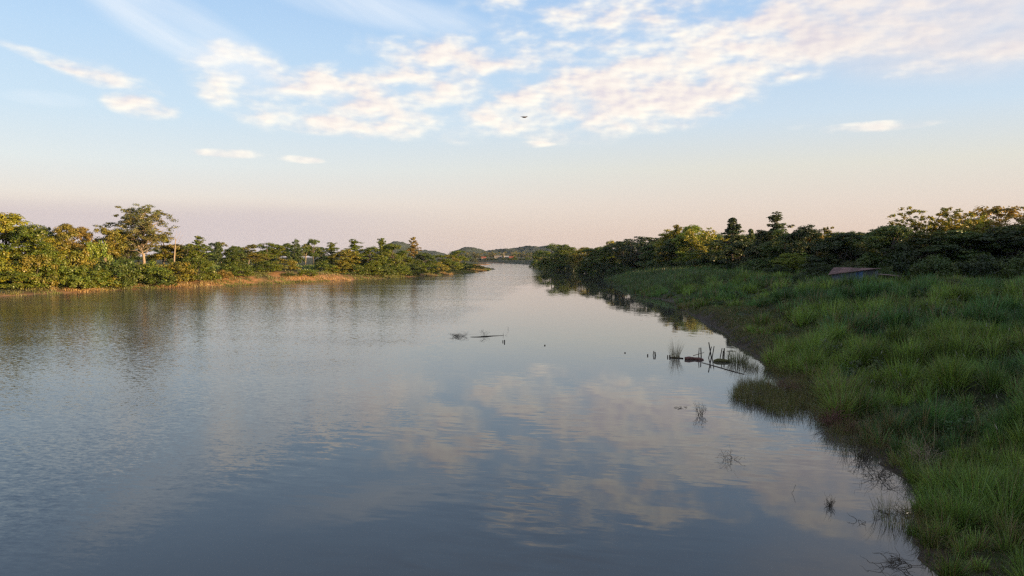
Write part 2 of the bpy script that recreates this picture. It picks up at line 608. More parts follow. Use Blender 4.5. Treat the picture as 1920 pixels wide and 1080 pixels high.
finish(N, p.outputs[0])
tag(link('ground', ground_me, m), kind='structure')

# ------------------------------------------------------------------ river
m, N = material('river_water')
pos = N.new('ShaderNodeNewGeometry').outputs['Position']
X, Y, _ = N.sep(pos)[:3]
edge = N.math('ADD', -14.0, N.math('MULTIPLY', Y, 0.075))
wobn = N.math('MULTIPLY', N.math('SUBTRACT', N.noise(N.mapping(pos, scale=(0.05, 0.016, 1)), 1.0, 4), 0.5), 26.0)
breeze = N.range(N.math('SUBTRACT', N.math('ADD', X, wobn), edge), 5.0, -9.0)          # 1 where the breeze ruffles the water
streak = N.range(N.noise(N.vec('MULTIPLY', N.mapping(pos, rot=(0, 0, 0.10)), (0.012, 0.055, 1)), 1.0, 4, 0.6), 0.36, 0.66, 0.6, 1.0)
breeze = N.math('MULTIPLY', breeze, streak)
patch = N.math('MULTIPLY', N.range(N.noise(N.mapping(pos, scale=(0.10, 0.06, 1)), 1.0, 3), 0.36, 0.62), N.range(Y, 30.0, 62.0, 1.0, 0.30))
# small crests, long across the river
chop = N.noise(N.vec('MULTIPLY', N.mapping(pos, rot=(0, 0, 0.16)), (2.3, 5.2, 1)), 1.0, 3, 0.55, 0.2, out=1)
swell = N.noise(N.vec('MULTIPLY', N.mapping(pos, rot=(0, 0, 0.22)), (0.55, 2.0, 1)), 1.0, 2, 0.5, 0.4, out=1)
ripple = N.noise(N.vec('MULTIPLY', N.mapping(pos, rot=(0, 0, -0.1)), (7.0, 12.0, 1)), 1.0, 1, 0.5, out=1)
half = (0.5, 0.5, 0.5)
s1 = N.vec('SCALE', N.vec('SUBTRACT', chop, half), scale=N.math('ADD', 0.006, N.math('MULTIPLY', breeze, 0.27)))
s2 = N.vec('SCALE', N.vec('SUBTRACT', swell, half), scale=N.math('ADD', N.math('MULTIPLY', patch, 0.085), 0.003))
s3 = N.vec('SCALE', N.vec('SUBTRACT', ripple, half), scale=N.math('MULTIPLY', breeze, 0.16))
sl = N.sep(N.vec('ADD', N.vec('ADD', s1, s2), s3))
nrm = N.vec('NORMALIZE', N.comb(N.math('MULTIPLY', sl[0], 0.55), sl[1], 1.0))
p = N.new('ShaderNodeBsdfPrincipled')
p.inputs['Base Color'].default_value = (0.054, 0.051, 0.044, 1)
p.inputs['IOR'].default_value = 1.333
N.put(p.inputs['Roughness'], N.math('ADD', 0.02, N.math('MULTIPLY', breeze, 0.10)))
N.l.new(nrm, p.inputs['Normal'])
finish(N, p.outputs[0])
wx = axis([(-420, 421, 60)])
wy = axis([(-600, 1401, 100)])
AX, AY = np.meshgrid(wx, wy)
idx = np.arange(AX.size).reshape(AX.shape)
Q = np.stack([idx[:-1, :-1], idx[:-1, 1:], idx[1:, 1:], idx[1:, :-1]], -1).reshape(-1, 4)
tag(link('river', mesh_from('river', np.stack([AX, AY, AX * 0], -1).reshape(-1, 3), [Q]), m), kind='structure')
# ------------------------------------------------------------------ distant hills
def hill_mesh(name, x0, x1, y0, y1, peaks, n=(150, 40), bump=5.0, seed=0):
    """Wooded hill: sum of smooth peaks (x, y, height, rx, ry) with a tree-canopy surface."""
    xs, ys = np.linspace(x0, x1, n[0]), np.linspace(y0, y1, n[1])
    A, B = np.meshgrid(xs, ys)
    H = np.zeros_like(A)
    for (px_, py_, h, rx, ry) in peaks:
        H = np.maximum(H, h * np.exp(-((A - px_) / rx) ** 2 - ((B - py_) / ry) ** 2))
    H = H * (0.86 + 0.28 * fbm(A / 90, B / 90, 3, seed)) + bump * (fbm(A / 14, B / 14, 3, seed + 4) ** 1.5) * smooth(2, 12, H)
    H += 3.0
    i = np.arange(A.size).reshape(A.shape)
    Qh = np.stack([i[:-1, :-1], i[:-1, 1:], i[1:, 1:], i[1:, :-1]], -1).reshape(-1, 4)
    t = 0.7 + 0.6 * fbm(A / 20, B / 20, 3, seed + 9)
    return mesh_from(name, np.stack([A, B, H], -1).reshape(-1, 3), [Qh], np.repeat(t.reshape(-1, 1), 3, 1), True)


MAT_HILL = rough_material('hill_forest', (0.018, 0.028, 0.020, 1), (0.034, 0.046, 0.030, 1), 0.06, bump=0.0, coords='Object')
MAT_ROCKHILL = rough_material('hill_scrub', (0.085, 0.085, 0.065, 1), (0.20, 0.19, 0.16, 1), 0.05, bump=0.0, coords='Object')


def peak(px, py, d, wpx, ry):
    x, y, z = at_depth(px, py, d)
    return (x, y, z - 4, wpx / FPX * d, ry)


tag(link('hill', hill_mesh('hill', -1050, 300, 1900, 2900, [peak(745, 457, 2400, 40, 160), peak(700, 471, 2400, 70, 160), peak(790, 472, 2400, 50, 160)], (230, 60), 13, 3), MAT_HILL), kind='structure')
tag(link('hill', hill_mesh('hill', -420, 420, 1500, 2150, [peak(880, 466, 1700, 34, 120), peak(915, 473, 1720, 60, 130), peak(960, 470, 1780, 60, 140), peak(1000, 465, 1800, 60, 140), peak(1030, 462, 1800, 50, 140),
                                                       peak(1110, 474, 1800, 80, 140)], (260, 70), 11, 5), MAT_HILL), kind='structure')
tag(link('hill', hill_mesh('hill', 340, 720, 520, 760, [peak(1830, 410, 640, 55, 60), peak(1790, 428, 640, 60, 60)], (80, 40), 4, 8), MAT_ROCKHILL), kind='structure')

# ------------------------------------------------------------------ trees
R_ = np.random.default_rng(41)


def leaves(acc, C, radii, per, size, tint_var=0.22, up=0.45, out=0.7, aspect=0.66, droop=0.0, rg=R_):
    """Leaf-sized rhombs through clumps: C (k,3) centres, radii (k,3)."""
    k = len(C)
    n = k * per
    d = rg.normal(size=(n, 3))
    d /= np.linalg.norm(d, axis=1)[:, None]
    r = rg.random(n) ** 0.42
    ci = np.repeat(np.arange(k), per)
    P = C[ci] + d * r[:, None] * radii[ci]
    nrm = d * (out + 0.3) + np.array([0, 0, up]) + rg.normal(size=(n, 3)) * 0.38
    nrm /= np.linalg.norm(nrm, axis=1)[:, None]
    t = np.cross(nrm, rg.normal(size=(n, 3)))
    t[:, 2] -= droop
    t -= nrm * (t * nrm).sum(1)[:, None]
    t /= np.linalg.norm(t, axis=1)[:, None] + 1e-9
    b = np.cross(nrm, t)
    L = size * (0.65 + 0.7 * rg.random(n))[:, None]
    Wd = L * aspect
    V = np.stack([P - t * L * 0.5, P + b * Wd * 0.5, P + t * L * 0.5, P - b * Wd * 0.5], 1).reshape(-1, 3)
    Qd = np.arange(n * 4).reshape(-1, 4)
    cl = 1 + (rg.random(k) - 0.5) * tint_var * 1.6
    lf = 1 + (rg.random(n) - 0.5) * tint_var * 2
    hue = (rg.random(k)[ci] - 0.5) * 0.30 + (rg.random(n) - 0.5) * 0.22
    br = (cl[ci] * lf)[:, None]
    tint = np.stack([1 + hue, np.ones(n), 1 - hue * 0.6], -1) * br
    acc.add(V, Qd, None, np.repeat(tint, 4, 0))


def limb(acc, a, b, r0, r1, sag=0.0, n=5, wob=0.06, sides=5, rg=R_):
    a, b = np.asarray(a, float), np.asarray(b, float)
    t = np.linspace(0, 1, n)[:, None]
    P = a + (b - a) * t
    Lg = np.linalg.norm(b - a)
    P[1:-1] += rg.normal(size=(n - 2, 3)) * Lg * wob
    P[:, 2] += (sag * Lg * 4 * t * (1 - t))[:, 0]
    acc.tube(P, np.linspace(r0, r1, n), sides)
    return P


def grow(kind, seed):
    """A tree of nominal size; returns (trunk mesh, crown mesh, height, crown half width)."""
    rg = np.random.default_rng(seed)
    tr, cr = Acc(), Acc()
    up = lambda k: rg.normal(size=(k, 3))
    if kind in ('round', 'dense', 'olive'):
        H, R = 14.0, 5.2
        base = 2.4 if kind != 'dense' else 0.2
        lobes = 10 if kind != 'dense' else 17
        lc = up(lobes)
        lc /= np.linalg.norm(lc, axis=1)[:, None]
        lc = lc * rg.uniform(0.45, 0.72, (lobes, 1)) * np.array([R, R, (H - base) / 2]) + np.array([0, 0, (H + base) / 2])
        lc = np.vstack([lc, [rg.normal() * 0.8, rg.normal() * 0.8, H - 2.4]])
        if kind == 'dense':      # skirt of foliage down to the ground
            a = np.arange(7) * 0.9 + rg.random() * 6
            lc = np.vstack([lc, np.stack([np.cos(a) * R * 0.62, np.sin(a) * R * 0.62, rg.uniform(1.2, 3.4, 7)], -1)])
        lr = rg.uniform(1.6, 2.5, len(lc))
        C, RR = [], []
        for c, r in zip(lc, lr):
            k = 12
            d = up(k)
            d /= np.linalg.norm(d, axis=1)[:, None]
            d[:, 2] = np.abs(d[:, 2]) * 0.9 - 0.25
            C.append(c + d * r * rg.uniform(0.7, 1.05, (k, 1)))
            RR.append(np.stack([rg.uniform(0.6, 1.15, k)] * 2 + [rg.uniform(0.45, 0.8, k)], -1))
        C, RR = np.vstack(C), np.vstack(RR)
        C[:, 2] = np.clip(C[:, 2], base * 0.8, H - 0.4)
        leaves(cr, C, RR, 78, 0.33, 0.17, rg=rg)
        top = np.array([rg.normal() * 0.5, rg.normal() * 0.5, H * 0.72])
        P = limb(tr, (0, 0, -0.6), top, 0.30, 0.10, n=7, wob=0.02, sides=7, rg=rg)
        for c in lc:
            limb(tr, P[rg.integers(2, 6)], c, 0.11, 0.035, 0.05, rg=rg)
    elif kind == 'shrub':
        H, R = 5.0, 3.4
        k = 70
        d = up(k)
        d /= np.linalg.norm(d, axis=1)[:, None]
        d[:, 2] = np.abs(d[:, 2])
        lump = 0.72 + 0.5 * rg.random(k)
        C = d * np.array([R, R, H * 0.88]) * lump[:, None] * 0.86
        C[:, 2] = np.maximum(C[:, 2], 0.5)
        RR = np.stack([rg.uniform(0.5, 1.0, k)] * 2 + [rg.uniform(0.4, 0.75, k)], -1)
        leaves(cr, C, RR, 80, 0.27, 0.17, rg=rg)
        for i in range(6):
            limb(tr, (rg.normal() * 0.3, rg.normal() * 0.3, -0.3), C[rg.integers(0, k)] * 0.8, 0.09, 0.03, 0.05, rg=rg)
    elif kind == 'tiered':
        H, R = 15.0, 3.8
        C, RR = [], []
        levels = 8
        for l in range(levels):
            f = l / (levels - 1)
            z = H * (0.22 + 0.76 * f) + rg.normal() * 0.25
            rad = R * (1 - 0.72 * f ** 1.6) * rg.uniform(0.65, 1.2)
            m_ = max(3, int(7 * (1 - 0.5 * f)))
            for zz in (z - 0.6, z + 0.3):
                C.append(np.array([rg.normal() * 0.2, rg.normal() * 0.2, zz]))
                RR.append((0.75 - 0.2 * f, 0.75 - 0.2 * f, 0.6))
            a0 = rg.random() * 6.28
            for i in range(m_):
                a = a0 + 6.283 * i / m_ + rg.normal() * 0.4
                rr = rad * rg.uniform(0.5, 1.2)
                tip = np.array([math.cos(a) * rr, math.sin(a) * rr, z + rr * 0.22 + rg.normal() * 0.5])
                limb(tr, (0, 0, z - 0.5), tip, 0.07, 0.025, 0.02, rg=rg)
                for s in (0.35, 0.7, 1.0):
                    C.append(np.array([0, 0, z - 0.5]) * (1 - s) + tip * s + rg.normal(size=3) * 0.28)
                    q = rg.uniform(0.55, 1.15) * (1.05 - 0.3 * f)
                    RR.append((q, q, q * rg.uniform(0.4, 0.7)))
        C.append(np.array([0, 0, H]))
        RR.append((0.6, 0.6, 0.5))
        leaves(cr, np.array(C), np.array(RR), 36, 0.46, 0.24, up=0.8, out=0.5, rg=rg)
        limb(tr, (0, 0, -0.6), (rg.normal() * 0.2, rg.normal() * 0.2, H * 0.98), 0.26, 0.04, n=8, wob=0.006, sides=7, rg=rg)
    elif kind == 'cone':
        H, R = 15.0, 3.7
        k = 130
        f = rg.random(k) ** 0.8
        a = rg.random(k) * 6.283
        rad = R * (1 - f) ** 0.75 * rg.uniform(0.55, 1.08, k) * (0.82 + 0.3 * np.sin(a * 3 + f * 14))
        C = np.stack([np.cos(a) * rad, np.sin(a) * rad, 1.8 + (H - 2.2) * f], -1)
        q = rg.uniform(0.5, 1.0, k) * (1.1 - 0.5 * f)
        leaves(cr, C, np.stack([q, q, q * 0.7], -1), 42, 0.46, 0.22, rg=rg)
        limb(tr, (0, 0, -0.6), (0, 0, H * 0.95), 0.26, 0.04, n=7, wob=0.01, sides=7, rg=rg)
        for i in range(26):
            limb(tr, (0, 0, max(1.0, C[i, 2] - 0.8)), C[i], 0.06, 0.02, rg=rg)
    elif kind == 'umbrella':
        H, R = 13.0, 8.0
        k = 120
        a = rg.random(k) * 6.283
        rad = R * np.sqrt(rg.random(k))
        C = np.stack([np.cos(a) * rad, np.sin(a) * rad, H - 1.0 - 2.6 * (rad / R) ** 2 + rg.normal(size=k) * 0.45], -1)
        q = rg.uniform(0.7, 1.25, k)
        leaves(cr, C, np.stack([q, q, q * 0.45], -1), 44, 0.42, 0.2, up=0.9, rg=rg)
        fork = np.array([0.3, 0, 4.0])
        limb(tr, (0, 0, -0.6), fork, 0.42, 0.30, n=5, wob=0.02, sides=8, rg=rg)
        for i in range(0, 60, 5):
            limb(tr, fork, C[i] - np.array([0, 0, 0.4]), 0.15, 0.03, 0.06, n=6, rg=rg)
    elif kind == 'bamboo':
        H, R = 14.0, 5.0
        C, RR = [], []
        for i in range(26):
            a = rg.random() * 6.283
            lean = rg.uniform(0.5, 1.0) * R
            h = H * rg.uniform(0.68, 1.0)
            t = np.linspace(0, 1, 10)
            x = math.cos(a) * (0.5 + lean * t ** 2.3)
            y = math.sin(a) * (0.5 + lean * t ** 2.3)
            z = h * (1.10 * t - 0.10 * t ** 6 - 0.10 * t ** 3) - 0.3
            P = np.stack([x, y, z], -1)
            tr.tube(P, np.linspace(0.07, 0.015, 10), 5)
            for s in np.linspace(0.30, 1.0, 13):
                p_ = np.array([np.interp(s, t, P[:, j]) for j in range(3)])
                C.append(p_ + rg.normal(size=3) * 0.3 - np.array([0, 0, 0.15]))
                q = rg.uniform(0.35, 0.75) * (1.15 - 0.45 * s)
                RR.append((q, q, q * 0.85))
        leaves(cr, np.array(C), np.array(RR), 17, 0.50, 0.24, up=0.3, aspect=0.36, droop=0.7, rg=rg)
    elif kind == 'feathery':
        H, R = 11.0, 5.0
        k = 190
        a = rg.random(k) * 6.283
        f = rg.random(k)
        rad = R * np.sqrt(f) * rg.uniform(0.7, 1.1, k)
        C = np.stack([np.cos(a) * rad, np.sin(a) * rad, 3.2 + (H - 3.4) * rg.random(k) ** 0.6 * (1 - 0.5 * f)], -1)
        q = rg.uniform(0.4, 0.9, k)
        leaves(cr, C, np.stack([q, q, q * 0.6], -1), 34, 0.33, 0.25, rg=rg)
        limb(tr, (0, 0, -0.5), (0.3, 0.2, 3.4), 0.22, 0.16, n=5, wob=0.03, sides=7, rg=rg)
        for i in range(40):
            limb(tr, (0.3, 0.2, rg.uniform(2, 3.4)), C[i], 0.07, 0.012, 0.05, n=6, rg=rg)
    elif kind == 'tall':
        H, R = 21.0, 8.0
        fork = np.array([0.1, 0.0, 8.0])
        P = limb(tr, (0, 0, -0.8), (0.2, 0, H * 0.94), 0.42, 0.06, n=11, wob=0.008, sides=9, rg=rg)
        C, RR = [], []
        n_ = 520
        d = up(n_)
        d /= np.linalg.norm(d, axis=1)[:, None]
        q_ = d * (rg.random((n_, 1)) ** 0.42)
        q_ = np.sign(q_) * np.abs(q_) ** 0.8
        q_[:, :2] *= (0.82 + 0.22 * np.clip(q_[:, 2:3] + 0.5, 0, 1))
        Cc = q_ * np.array([6.6, 6.6, 6.9]) * (1 + 0.16 * np.sin(3 * np.arctan2(d[:, 1], d[:, 0]) + 5 * d[:, 2]))[:, None] + np.array([0, 0, 13.9])
        keep_ = fbm(Cc[:, 0] / 2.6 + Cc[:, 1] / 4.0, Cc[:, 2] / 2.2 + Cc[:, 1] / 5.0, 2, 5) > 0.36
        Cc = Cc[keep_]
        Cc = np.vstack([Cc, np.array([-9.0, 0.5, 14.6]) + up(9) * np.array([1.1, 0.6, 0.55])])   # one limb reaching out alone
        for c in Cc:
            C.append(c)
            q = rg.uniform(0.6, 1.2)
            RR.append((q, q, q * 0.55))
        for c in Cc[::3]:
            h0 = max(5.5, c[2] - 1.2 - 0.45 * np.hypot(c[0], c[1]))
            st = np.array([np.interp(h0, P[:, 2], P[:, 0]), np.interp(h0, P[:, 2], P[:, 1]), h0])
            limb(tr, st, c, 0.10, 0.015, 0.05, n=6, wob=0.04, rg=rg)
        leaves(cr, np.array(C), np.array(RR), 46, 0.36, 0.25, up=0.7, rg=rg)
    elif kind == 'palm':
        H, R = 12.0, 2.6
        t = np.linspace(0, 1, 8)
        bend = rg.normal() * 0.8
        P = np.stack([bend * t ** 2, 0 * t, -0.4 + (H - 1.4) * t], -1)
        tr.tube(P, np.linspace(0.24, 0.14, 8), 6)
        top = P[-1]
        for i in range(20):
            a = i * 2.4 + rg.normal() * 0.2
            e = rg.uniform(-0.25, 1.0)
            s = np.linspace(0, 1, 7)
            rr = R * s * math.cos(e * 0.8)
            z = top[2] + R * (math.sin(e) * s - 0.55 * s ** 2)
            Pf = np.stack([top[0] + np.cos(a) * rr, np.sin(a) * rr, z], -1)
            side = np.array([-math.sin(a), math.cos(a), 0])
            wdt = 0.38 * np.sin(np.pi * (0.12 + 0.86 * s))[:, None]
            V = np.vstack([Pf + side * wdt - [0, 0, 0.16], Pf, Pf - side * wdt - [0, 0, 0.16]])
            k = np.arange(6)
            Qd = np.vstack([np.stack([k, k + 1, k + 8, k + 7], -1), np.stack([k + 7, k + 8, k + 15, k + 14], -1)])
            cr.add(V, Qd, None, (1 + rg.normal() * 0.12,) * 3)
    cz = np.concatenate(cr.v)
    zmax = float(np.percentile(cz[:, 2], 99.6))
    R = float(np.percentile(np.hypot(cz[:, 0], cz[:, 1]), 97)) * 0.96
    tm = tr.mesh(kind + '_trunk', True)
    cm = cr.mesh(kind + '_crown', False)
    return tm, cm, zmax, R


PROTO = {}
for kind, nvar in (('round', 3), ('dense', 4), ('olive', 3), ('shrub', 5), ('tiered', 4), ('cone', 2), ('umbrella', 2), ('bamboo', 3), ('feathery', 2), ('tall', 1), ('palm', 2)):
    for v in range(nvar):
        PROTO[kind, v] = grow(kind, 1000 + 97 * len(PROTO))
        PROTO[kind, v][0].materials.append(MAT_BARK if kind in ('tall', 'olive', 'bamboo') else MAT_DARKBARK)
        PROTO[kind, v][1].materials.append(MAT_LEAF)
NVAR = {}
for (k, v) in PROTO:
    NVAR[k] = max(NVAR.get(k, 0), v + 1)
NAME = {'round': 'broadleaf_tree', 'dense': 'dense_tree', 'olive': 'open_tree', 'shrub': 'bush', 'tiered': 'tiered_tree', 'cone': 'conical_tree', 'umbrella': 'spreading_tree',
        'bamboo': 'bamboo_clump', 'feathery': 'feathery_tree', 'tall': 'tall_tree', 'palm': 'palm_tree'}
_count = {}

# leaf colours, as reflectance
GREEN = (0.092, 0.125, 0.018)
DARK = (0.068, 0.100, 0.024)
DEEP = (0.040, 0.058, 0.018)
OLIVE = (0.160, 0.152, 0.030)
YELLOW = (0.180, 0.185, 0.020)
LIME = (0.130, 0.180, 0.028)
BROWN = (0.185, 0.145, 0.042)
GREY = (0.078, 0.090, 0.032)


def plant(kind, x, y, height, half_w, colour, label, group=None, cat=None, z=None, var=None, rot=None, sink=0.0):
    v = _count.get(kind, 0)
    _count[kind] = v + 1
    v = (v if var is None else var) % NVAR[kind]
    tm, cm, H, R = PROTO[kind, v]
    o = bpy.data.objects.new(NAME[kind], None)
    COL.objects.link(o)
    o.empty_display_size = 0.5
    o.location = (x, y, (land_z(x, y) if z is None else z) - sink)
    o.rotation_euler = (0, 0, random.random() * 6.283 if rot is None else rot)
    s = height / H
    w = half_w / R if half_w else s
    o.scale = (w, w, s)
    jit = 1 + random.uniform(-0.12, 0.12)
    for nm, me, c in (('trunk' if kind not in ('shrub', 'bamboo') else ('stem' if kind == 'shrub' else 'cane'), tm, (1, 1, 1, 1)), ('crown', cm, tuple(q * jit for q in colour) + (1,))):
        ch = bpy.data.objects.new(nm, me)
        COL.objects.link(ch)
        ch.parent = o
        ch.color = c
    tag(o, label, cat or {'shrub': 'bush', 'bamboo': 'bamboo', 'palm': 'palm'}.get(kind, 'tree'), group)
    return o


def tree(kind, px, top, d, wpx, colour, label, group=None, z=None, var=None, rot=None, cat=None):
    """Stands at depth d in the direction of px; its top reaches picture row `top`, it is wpx wide in the photo."""
    x, y, ztop = at_depth(px, top, d)
    zb = land_z(x, y) if z is None else z
    return plant(kind, x, y, max(1.0, ztop - zb), wpx / 2 / FPX * d, colour, label, group, cat, zb, var, rot)


sun_gold = lambda c: (c[0] * 1.28, c[1] * 1.16, c[2] * 0.8)      # low golden sunlight painted into the leaf colour
# ---- left bank, sunlit
G1 = 'trees on the sunlit left bank'
tree('tall', 266, 386, 250, 108, (0.160, 0.155, 0.048), 'tallest tree of the left bank, open crown on a pale bare trunk', G1, rot=0.0)
for a in [
    ('dense', 8, 402, 200, 110, YELLOW, 'tall yellow-green tree at the left edge of the picture'),
    ('dense', 50, 424, 197, 90, GREEN, 'tall vine-covered green tree second from the left picture edge'),
    ('umbrella', 78, 424, 222, 60, DARK, 'dark flat-topped tree peeping over the vine-covered trees at left'),
    ('olive', 128, 421, 222, 74, OLIVE, 'pale olive tree behind the left bushes, first left of the tall tree pair'),
    ('olive', 158, 426, 226, 70, BROWN, 'tan-olive tree between two olive trees on the left bank'),
    ('olive', 196, 428, 230, 70, OLIVE, 'olive tree just left of the tallest tree'),
    ('dense', 96, 448, 206, 66, YELLOW, 'yellow-green bushy tree below the pale olive tree at left'),
    ('round', 232, 440, 250, 60, GREY, 'grey-green tree half hidden left behind the tall pale trunk'),
    ('round', 306, 440, 252, 66, OLIVE, 'olive tree filling in right behind the tall pale trunk'),
    ('dense', 350, 458, 256, 44, GREEN, 'dark rounded tree just right of the bare dead tree'),
    ('tiered', 371, 443, 250, 44, GREEN, 'small tiered tree right of the bare dead tree'),
    ('dense', 436, 466, 266, 46, DARK, 'dark rounded tree standing alone before the left field'),
    ('round', 500, 456, 292, 62, GREEN, 'green tree on the bank left of the orange earth bluff'),
    ('round', 480, 474, 280, 46, OLIVE, 'low olive tree before the tree left of the orange earth bluff'),
    ('tiered', 621, 455, 322, 40, GREEN, 'first tiered tree right of the orange earth bluff'),
    ('tiered', 664, 449, 330, 50, GREEN, 'second tiered tree right of the orange earth bluff'),
    ('tiered', 716, 447, 346, 40, GREEN, 'third tiered tree right of the orange earth bluff'),
    ('dense', 645, 468, 318, 50, OLIVE, 'bushy olive tree between the first and second tiered trees'),
    ('dense', 692, 464, 330, 56, GREEN, 'bushy green tree between the second and third tiered trees'),
    ('dense', 738, 458, 350, 48, GREEN, 'bushy green tree right of the third tiered tree'),
    ('tiered', 775, 445, 400, 32, BROWN, 'brown tiered tree with bare lower trunk before the far blue hill'),
    ('dense', 756, 470, 365, 40, GREEN, 'green tree left below the brown tiered tree'),
    ('dense', 796, 474, 390, 44, DARK, 'dark tree right below the brown tiered tree'),
    ('round', 826, 478, 430, 36, GREEN, 'green tree on the left bank before the river point'),
    ('round', 858, 470, 480, 46, GREEN, 'rounded tree near the tip of the left bank'),
    ('dense', 842, 479, 455, 40, OLIVE, 'olive tree low on the left bank near its tip'),
]:
    tree(a[0], a[1], a[2], a[3] + 12, a[4] * 1.12, sun_gold(a[5]), a[6], G1)

# dead tree
x, y, zt = at_depth(325, 438, 254)
zb = land_z(x, y)
A = Acc()
Hd = zt - zb
A.tube([(0, 0, -0.5), (0.15, 0, Hd * 0.35), (0.55, 0, Hd * 0.7), (0.75, 0, Hd * 0.86)], [0.34, 0.28, 0.19, 0.10], 8)
o = link('dead_tree', None, loc=(x, y, zb))
tag(o, 'bare dead tree with pale trunk right of the tallest tree', 'tree', G1)
link('trunk', A.mesh('dead_trunk', True), MAT_BARK, o)
for (h0, ex, ey, ez, r) in [(0.62, 3.6, 0.5, 0.82, .09), (0.70, 3.0, -0.8, 0.97, .07), (0.80, 1.9, 0.3, 1.06, .06), (0.84, 0.4, 0.2, 1.08, .05), (0.66, -1.6, 0.4, 0.86, .06), (0.55, -1.2, -0.5, .74, .05)]:
    A = Acc()
    limb(A, (0.55, 0, Hd * h0), (0.6 + ex, ey, Hd * ez), r, 0.02, -0.03, n=6, wob=0.03)
    link('branch', A.mesh('dead_branch', True), MAT_BARK, o)

# bushes of the left bank, front row and between the trees
G2 = 'bushes along the sunlit left bank'
lab = lambda s: s
for a in [
    (10, 470, 192, 90, YELLOW, 'yellow-green bush at the left picture edge above the water'),
    (62, 476, 193, 80, OLIVE, 'olive bush second from the left picture edge above the water'),
    (30, 505, 188, 80, GREEN, 'low green bush at the waterline by the left picture edge'),
    (112, 486, 198, 80, GREEN, 'green bush below the yellow-green bushy tree at left'),
    (140, 470, 210, 70, OLIVE, 'olive bush below the pale olive tree'),
    (160, 496, 204, 80, GREEN, 'rounded green bush third along the bank from the left edge'),
    (178, 452, 216, 56, LIME, 'bright lime-green bush crown below the tan-olive tree'),
    (205, 486, 212, 70, DARK, 'dark green bush left of the tall pale trunk'),
    (184, 505, 208, 60, YELLOW, 'yellow-green low bush above the dry grass at left'),
    (236, 482, 222, 60, DARK, 'dark bush in front of the tall pale trunk, left side'),
    (285, 488, 226, 70, GREEN, 'green bush in front of the tall pale trunk, right side'),
    (330, 490, 232, 70, OLIVE, 'olive bush below the bare dead tree'),
    (372, 480, 238, 60, GREEN, 'green bush below the small tiered tree'),
    (300, 508, 224, 50, DARK, 'small dark bush above the dry grass below the dead tree'),
    (414, 505, 246, 40, BROWN, 'brown bush on the bare earth left of the dark rounded tree'),
    (440, 490, 256, 60, GREEN, 'green bush skirting the dark rounded tree'),
    (500, 488, 276, 60, GREEN, 'green bush left at the foot of the orange earth bluff'),
    (535, 484, 290, 44, OLIVE, 'olive bush on top of the orange earth bluff'),
    (540, 512, 276, 30, DARK, 'small dark bush by the water below the orange bluff'),
    (575, 505, 284, 34, GREEN, 'small green bush on the slope of the orange bluff'),
    (610, 488, 312, 44, GREEN, 'green bush right behind the orange earth bluff'),
    (632, 496, 314, 40, OLIVE, 'olive bush at the foot of the first tiered tree'),
    (660, 494, 318, 46, DARK, 'dark bush at the foot of the second tiered tree'),
    (690, 496, 326, 40, GREEN, 'green bush between the second and third tiered trees by the water'),
    (716, 494, 334, 40, DARK, 'dark bush at the foot of the third tiered tree'),
    (745, 496, 345, 44, GREEN, 'green bush by the water right of the third tiered tree'),
    (772, 494, 362, 44, DARK, 'dark bush by the water below the brown tiered tree'),
    (800, 492, 380, 44, GREEN, 'green bush by the water right of the brown tiered tree'),
    (822, 490, 405, 36, OLIVE, 'olive bush on the low end of the left bank'),
    (848, 488, 440, 36, GREEN, 'green bush on the low end of the left bank'),
    (872, 490, 470, 30, DARK, 'dark bush near the tip of the left bank'),
    (890, 494, 500, 30, OLIVE, 'last olive bush before the tip of the left bank'),
]:
    tree('shrub', a[0], a[1] + 1, a[2] + 11, a[3] * 1.15, sun_gold(a[4]), a[5], G2)

# far row across the left field
G3 = 'far trees across the left field'
for i, px in enumerate(range(384, 620, 17)):
    tree(['round', 'dense', 'olive'][i % 3], px + random.uniform(-4, 4), 461 + random.uniform(-7, 5) - (8 if 520 < px < 600 else 0), random.uniform(430, 520), random.uniform(30, 44),
         [GREEN, DARK, OLIVE][i % 3], ['leftmost', 'second', 'third', 'fourth', 'fifth', 'sixth', 'seventh', 'eighth', 'ninth', 'tenth', 'eleventh', 'twelfth', 'thirteenth', 'rightmost'][i]
         + (' tree' if i in (0, 13) else ' tree from the left') + ' in the far row across the left field', G3)
for i, px in enumerate(range(20, 400, 30)):
    tree('round', px + random.uniform(-6, 6), 462 + random.uniform(-6, 6), random.uniform(300, 380), 50, DARK, 'far tree glimpsed behind the left bank trees', 'far trees behind the left bank')

# ---- right bank, mostly in shade
G4 = 'trees along the shaded right bank'
back = lambda px, d: max(d, float(np.interp(px, [1000, 1140, 1200, 1300, 1400, 1500, 1600], [0, 425, 375, 315, 262, 215, 0])) + (d - 240) * 0.25)

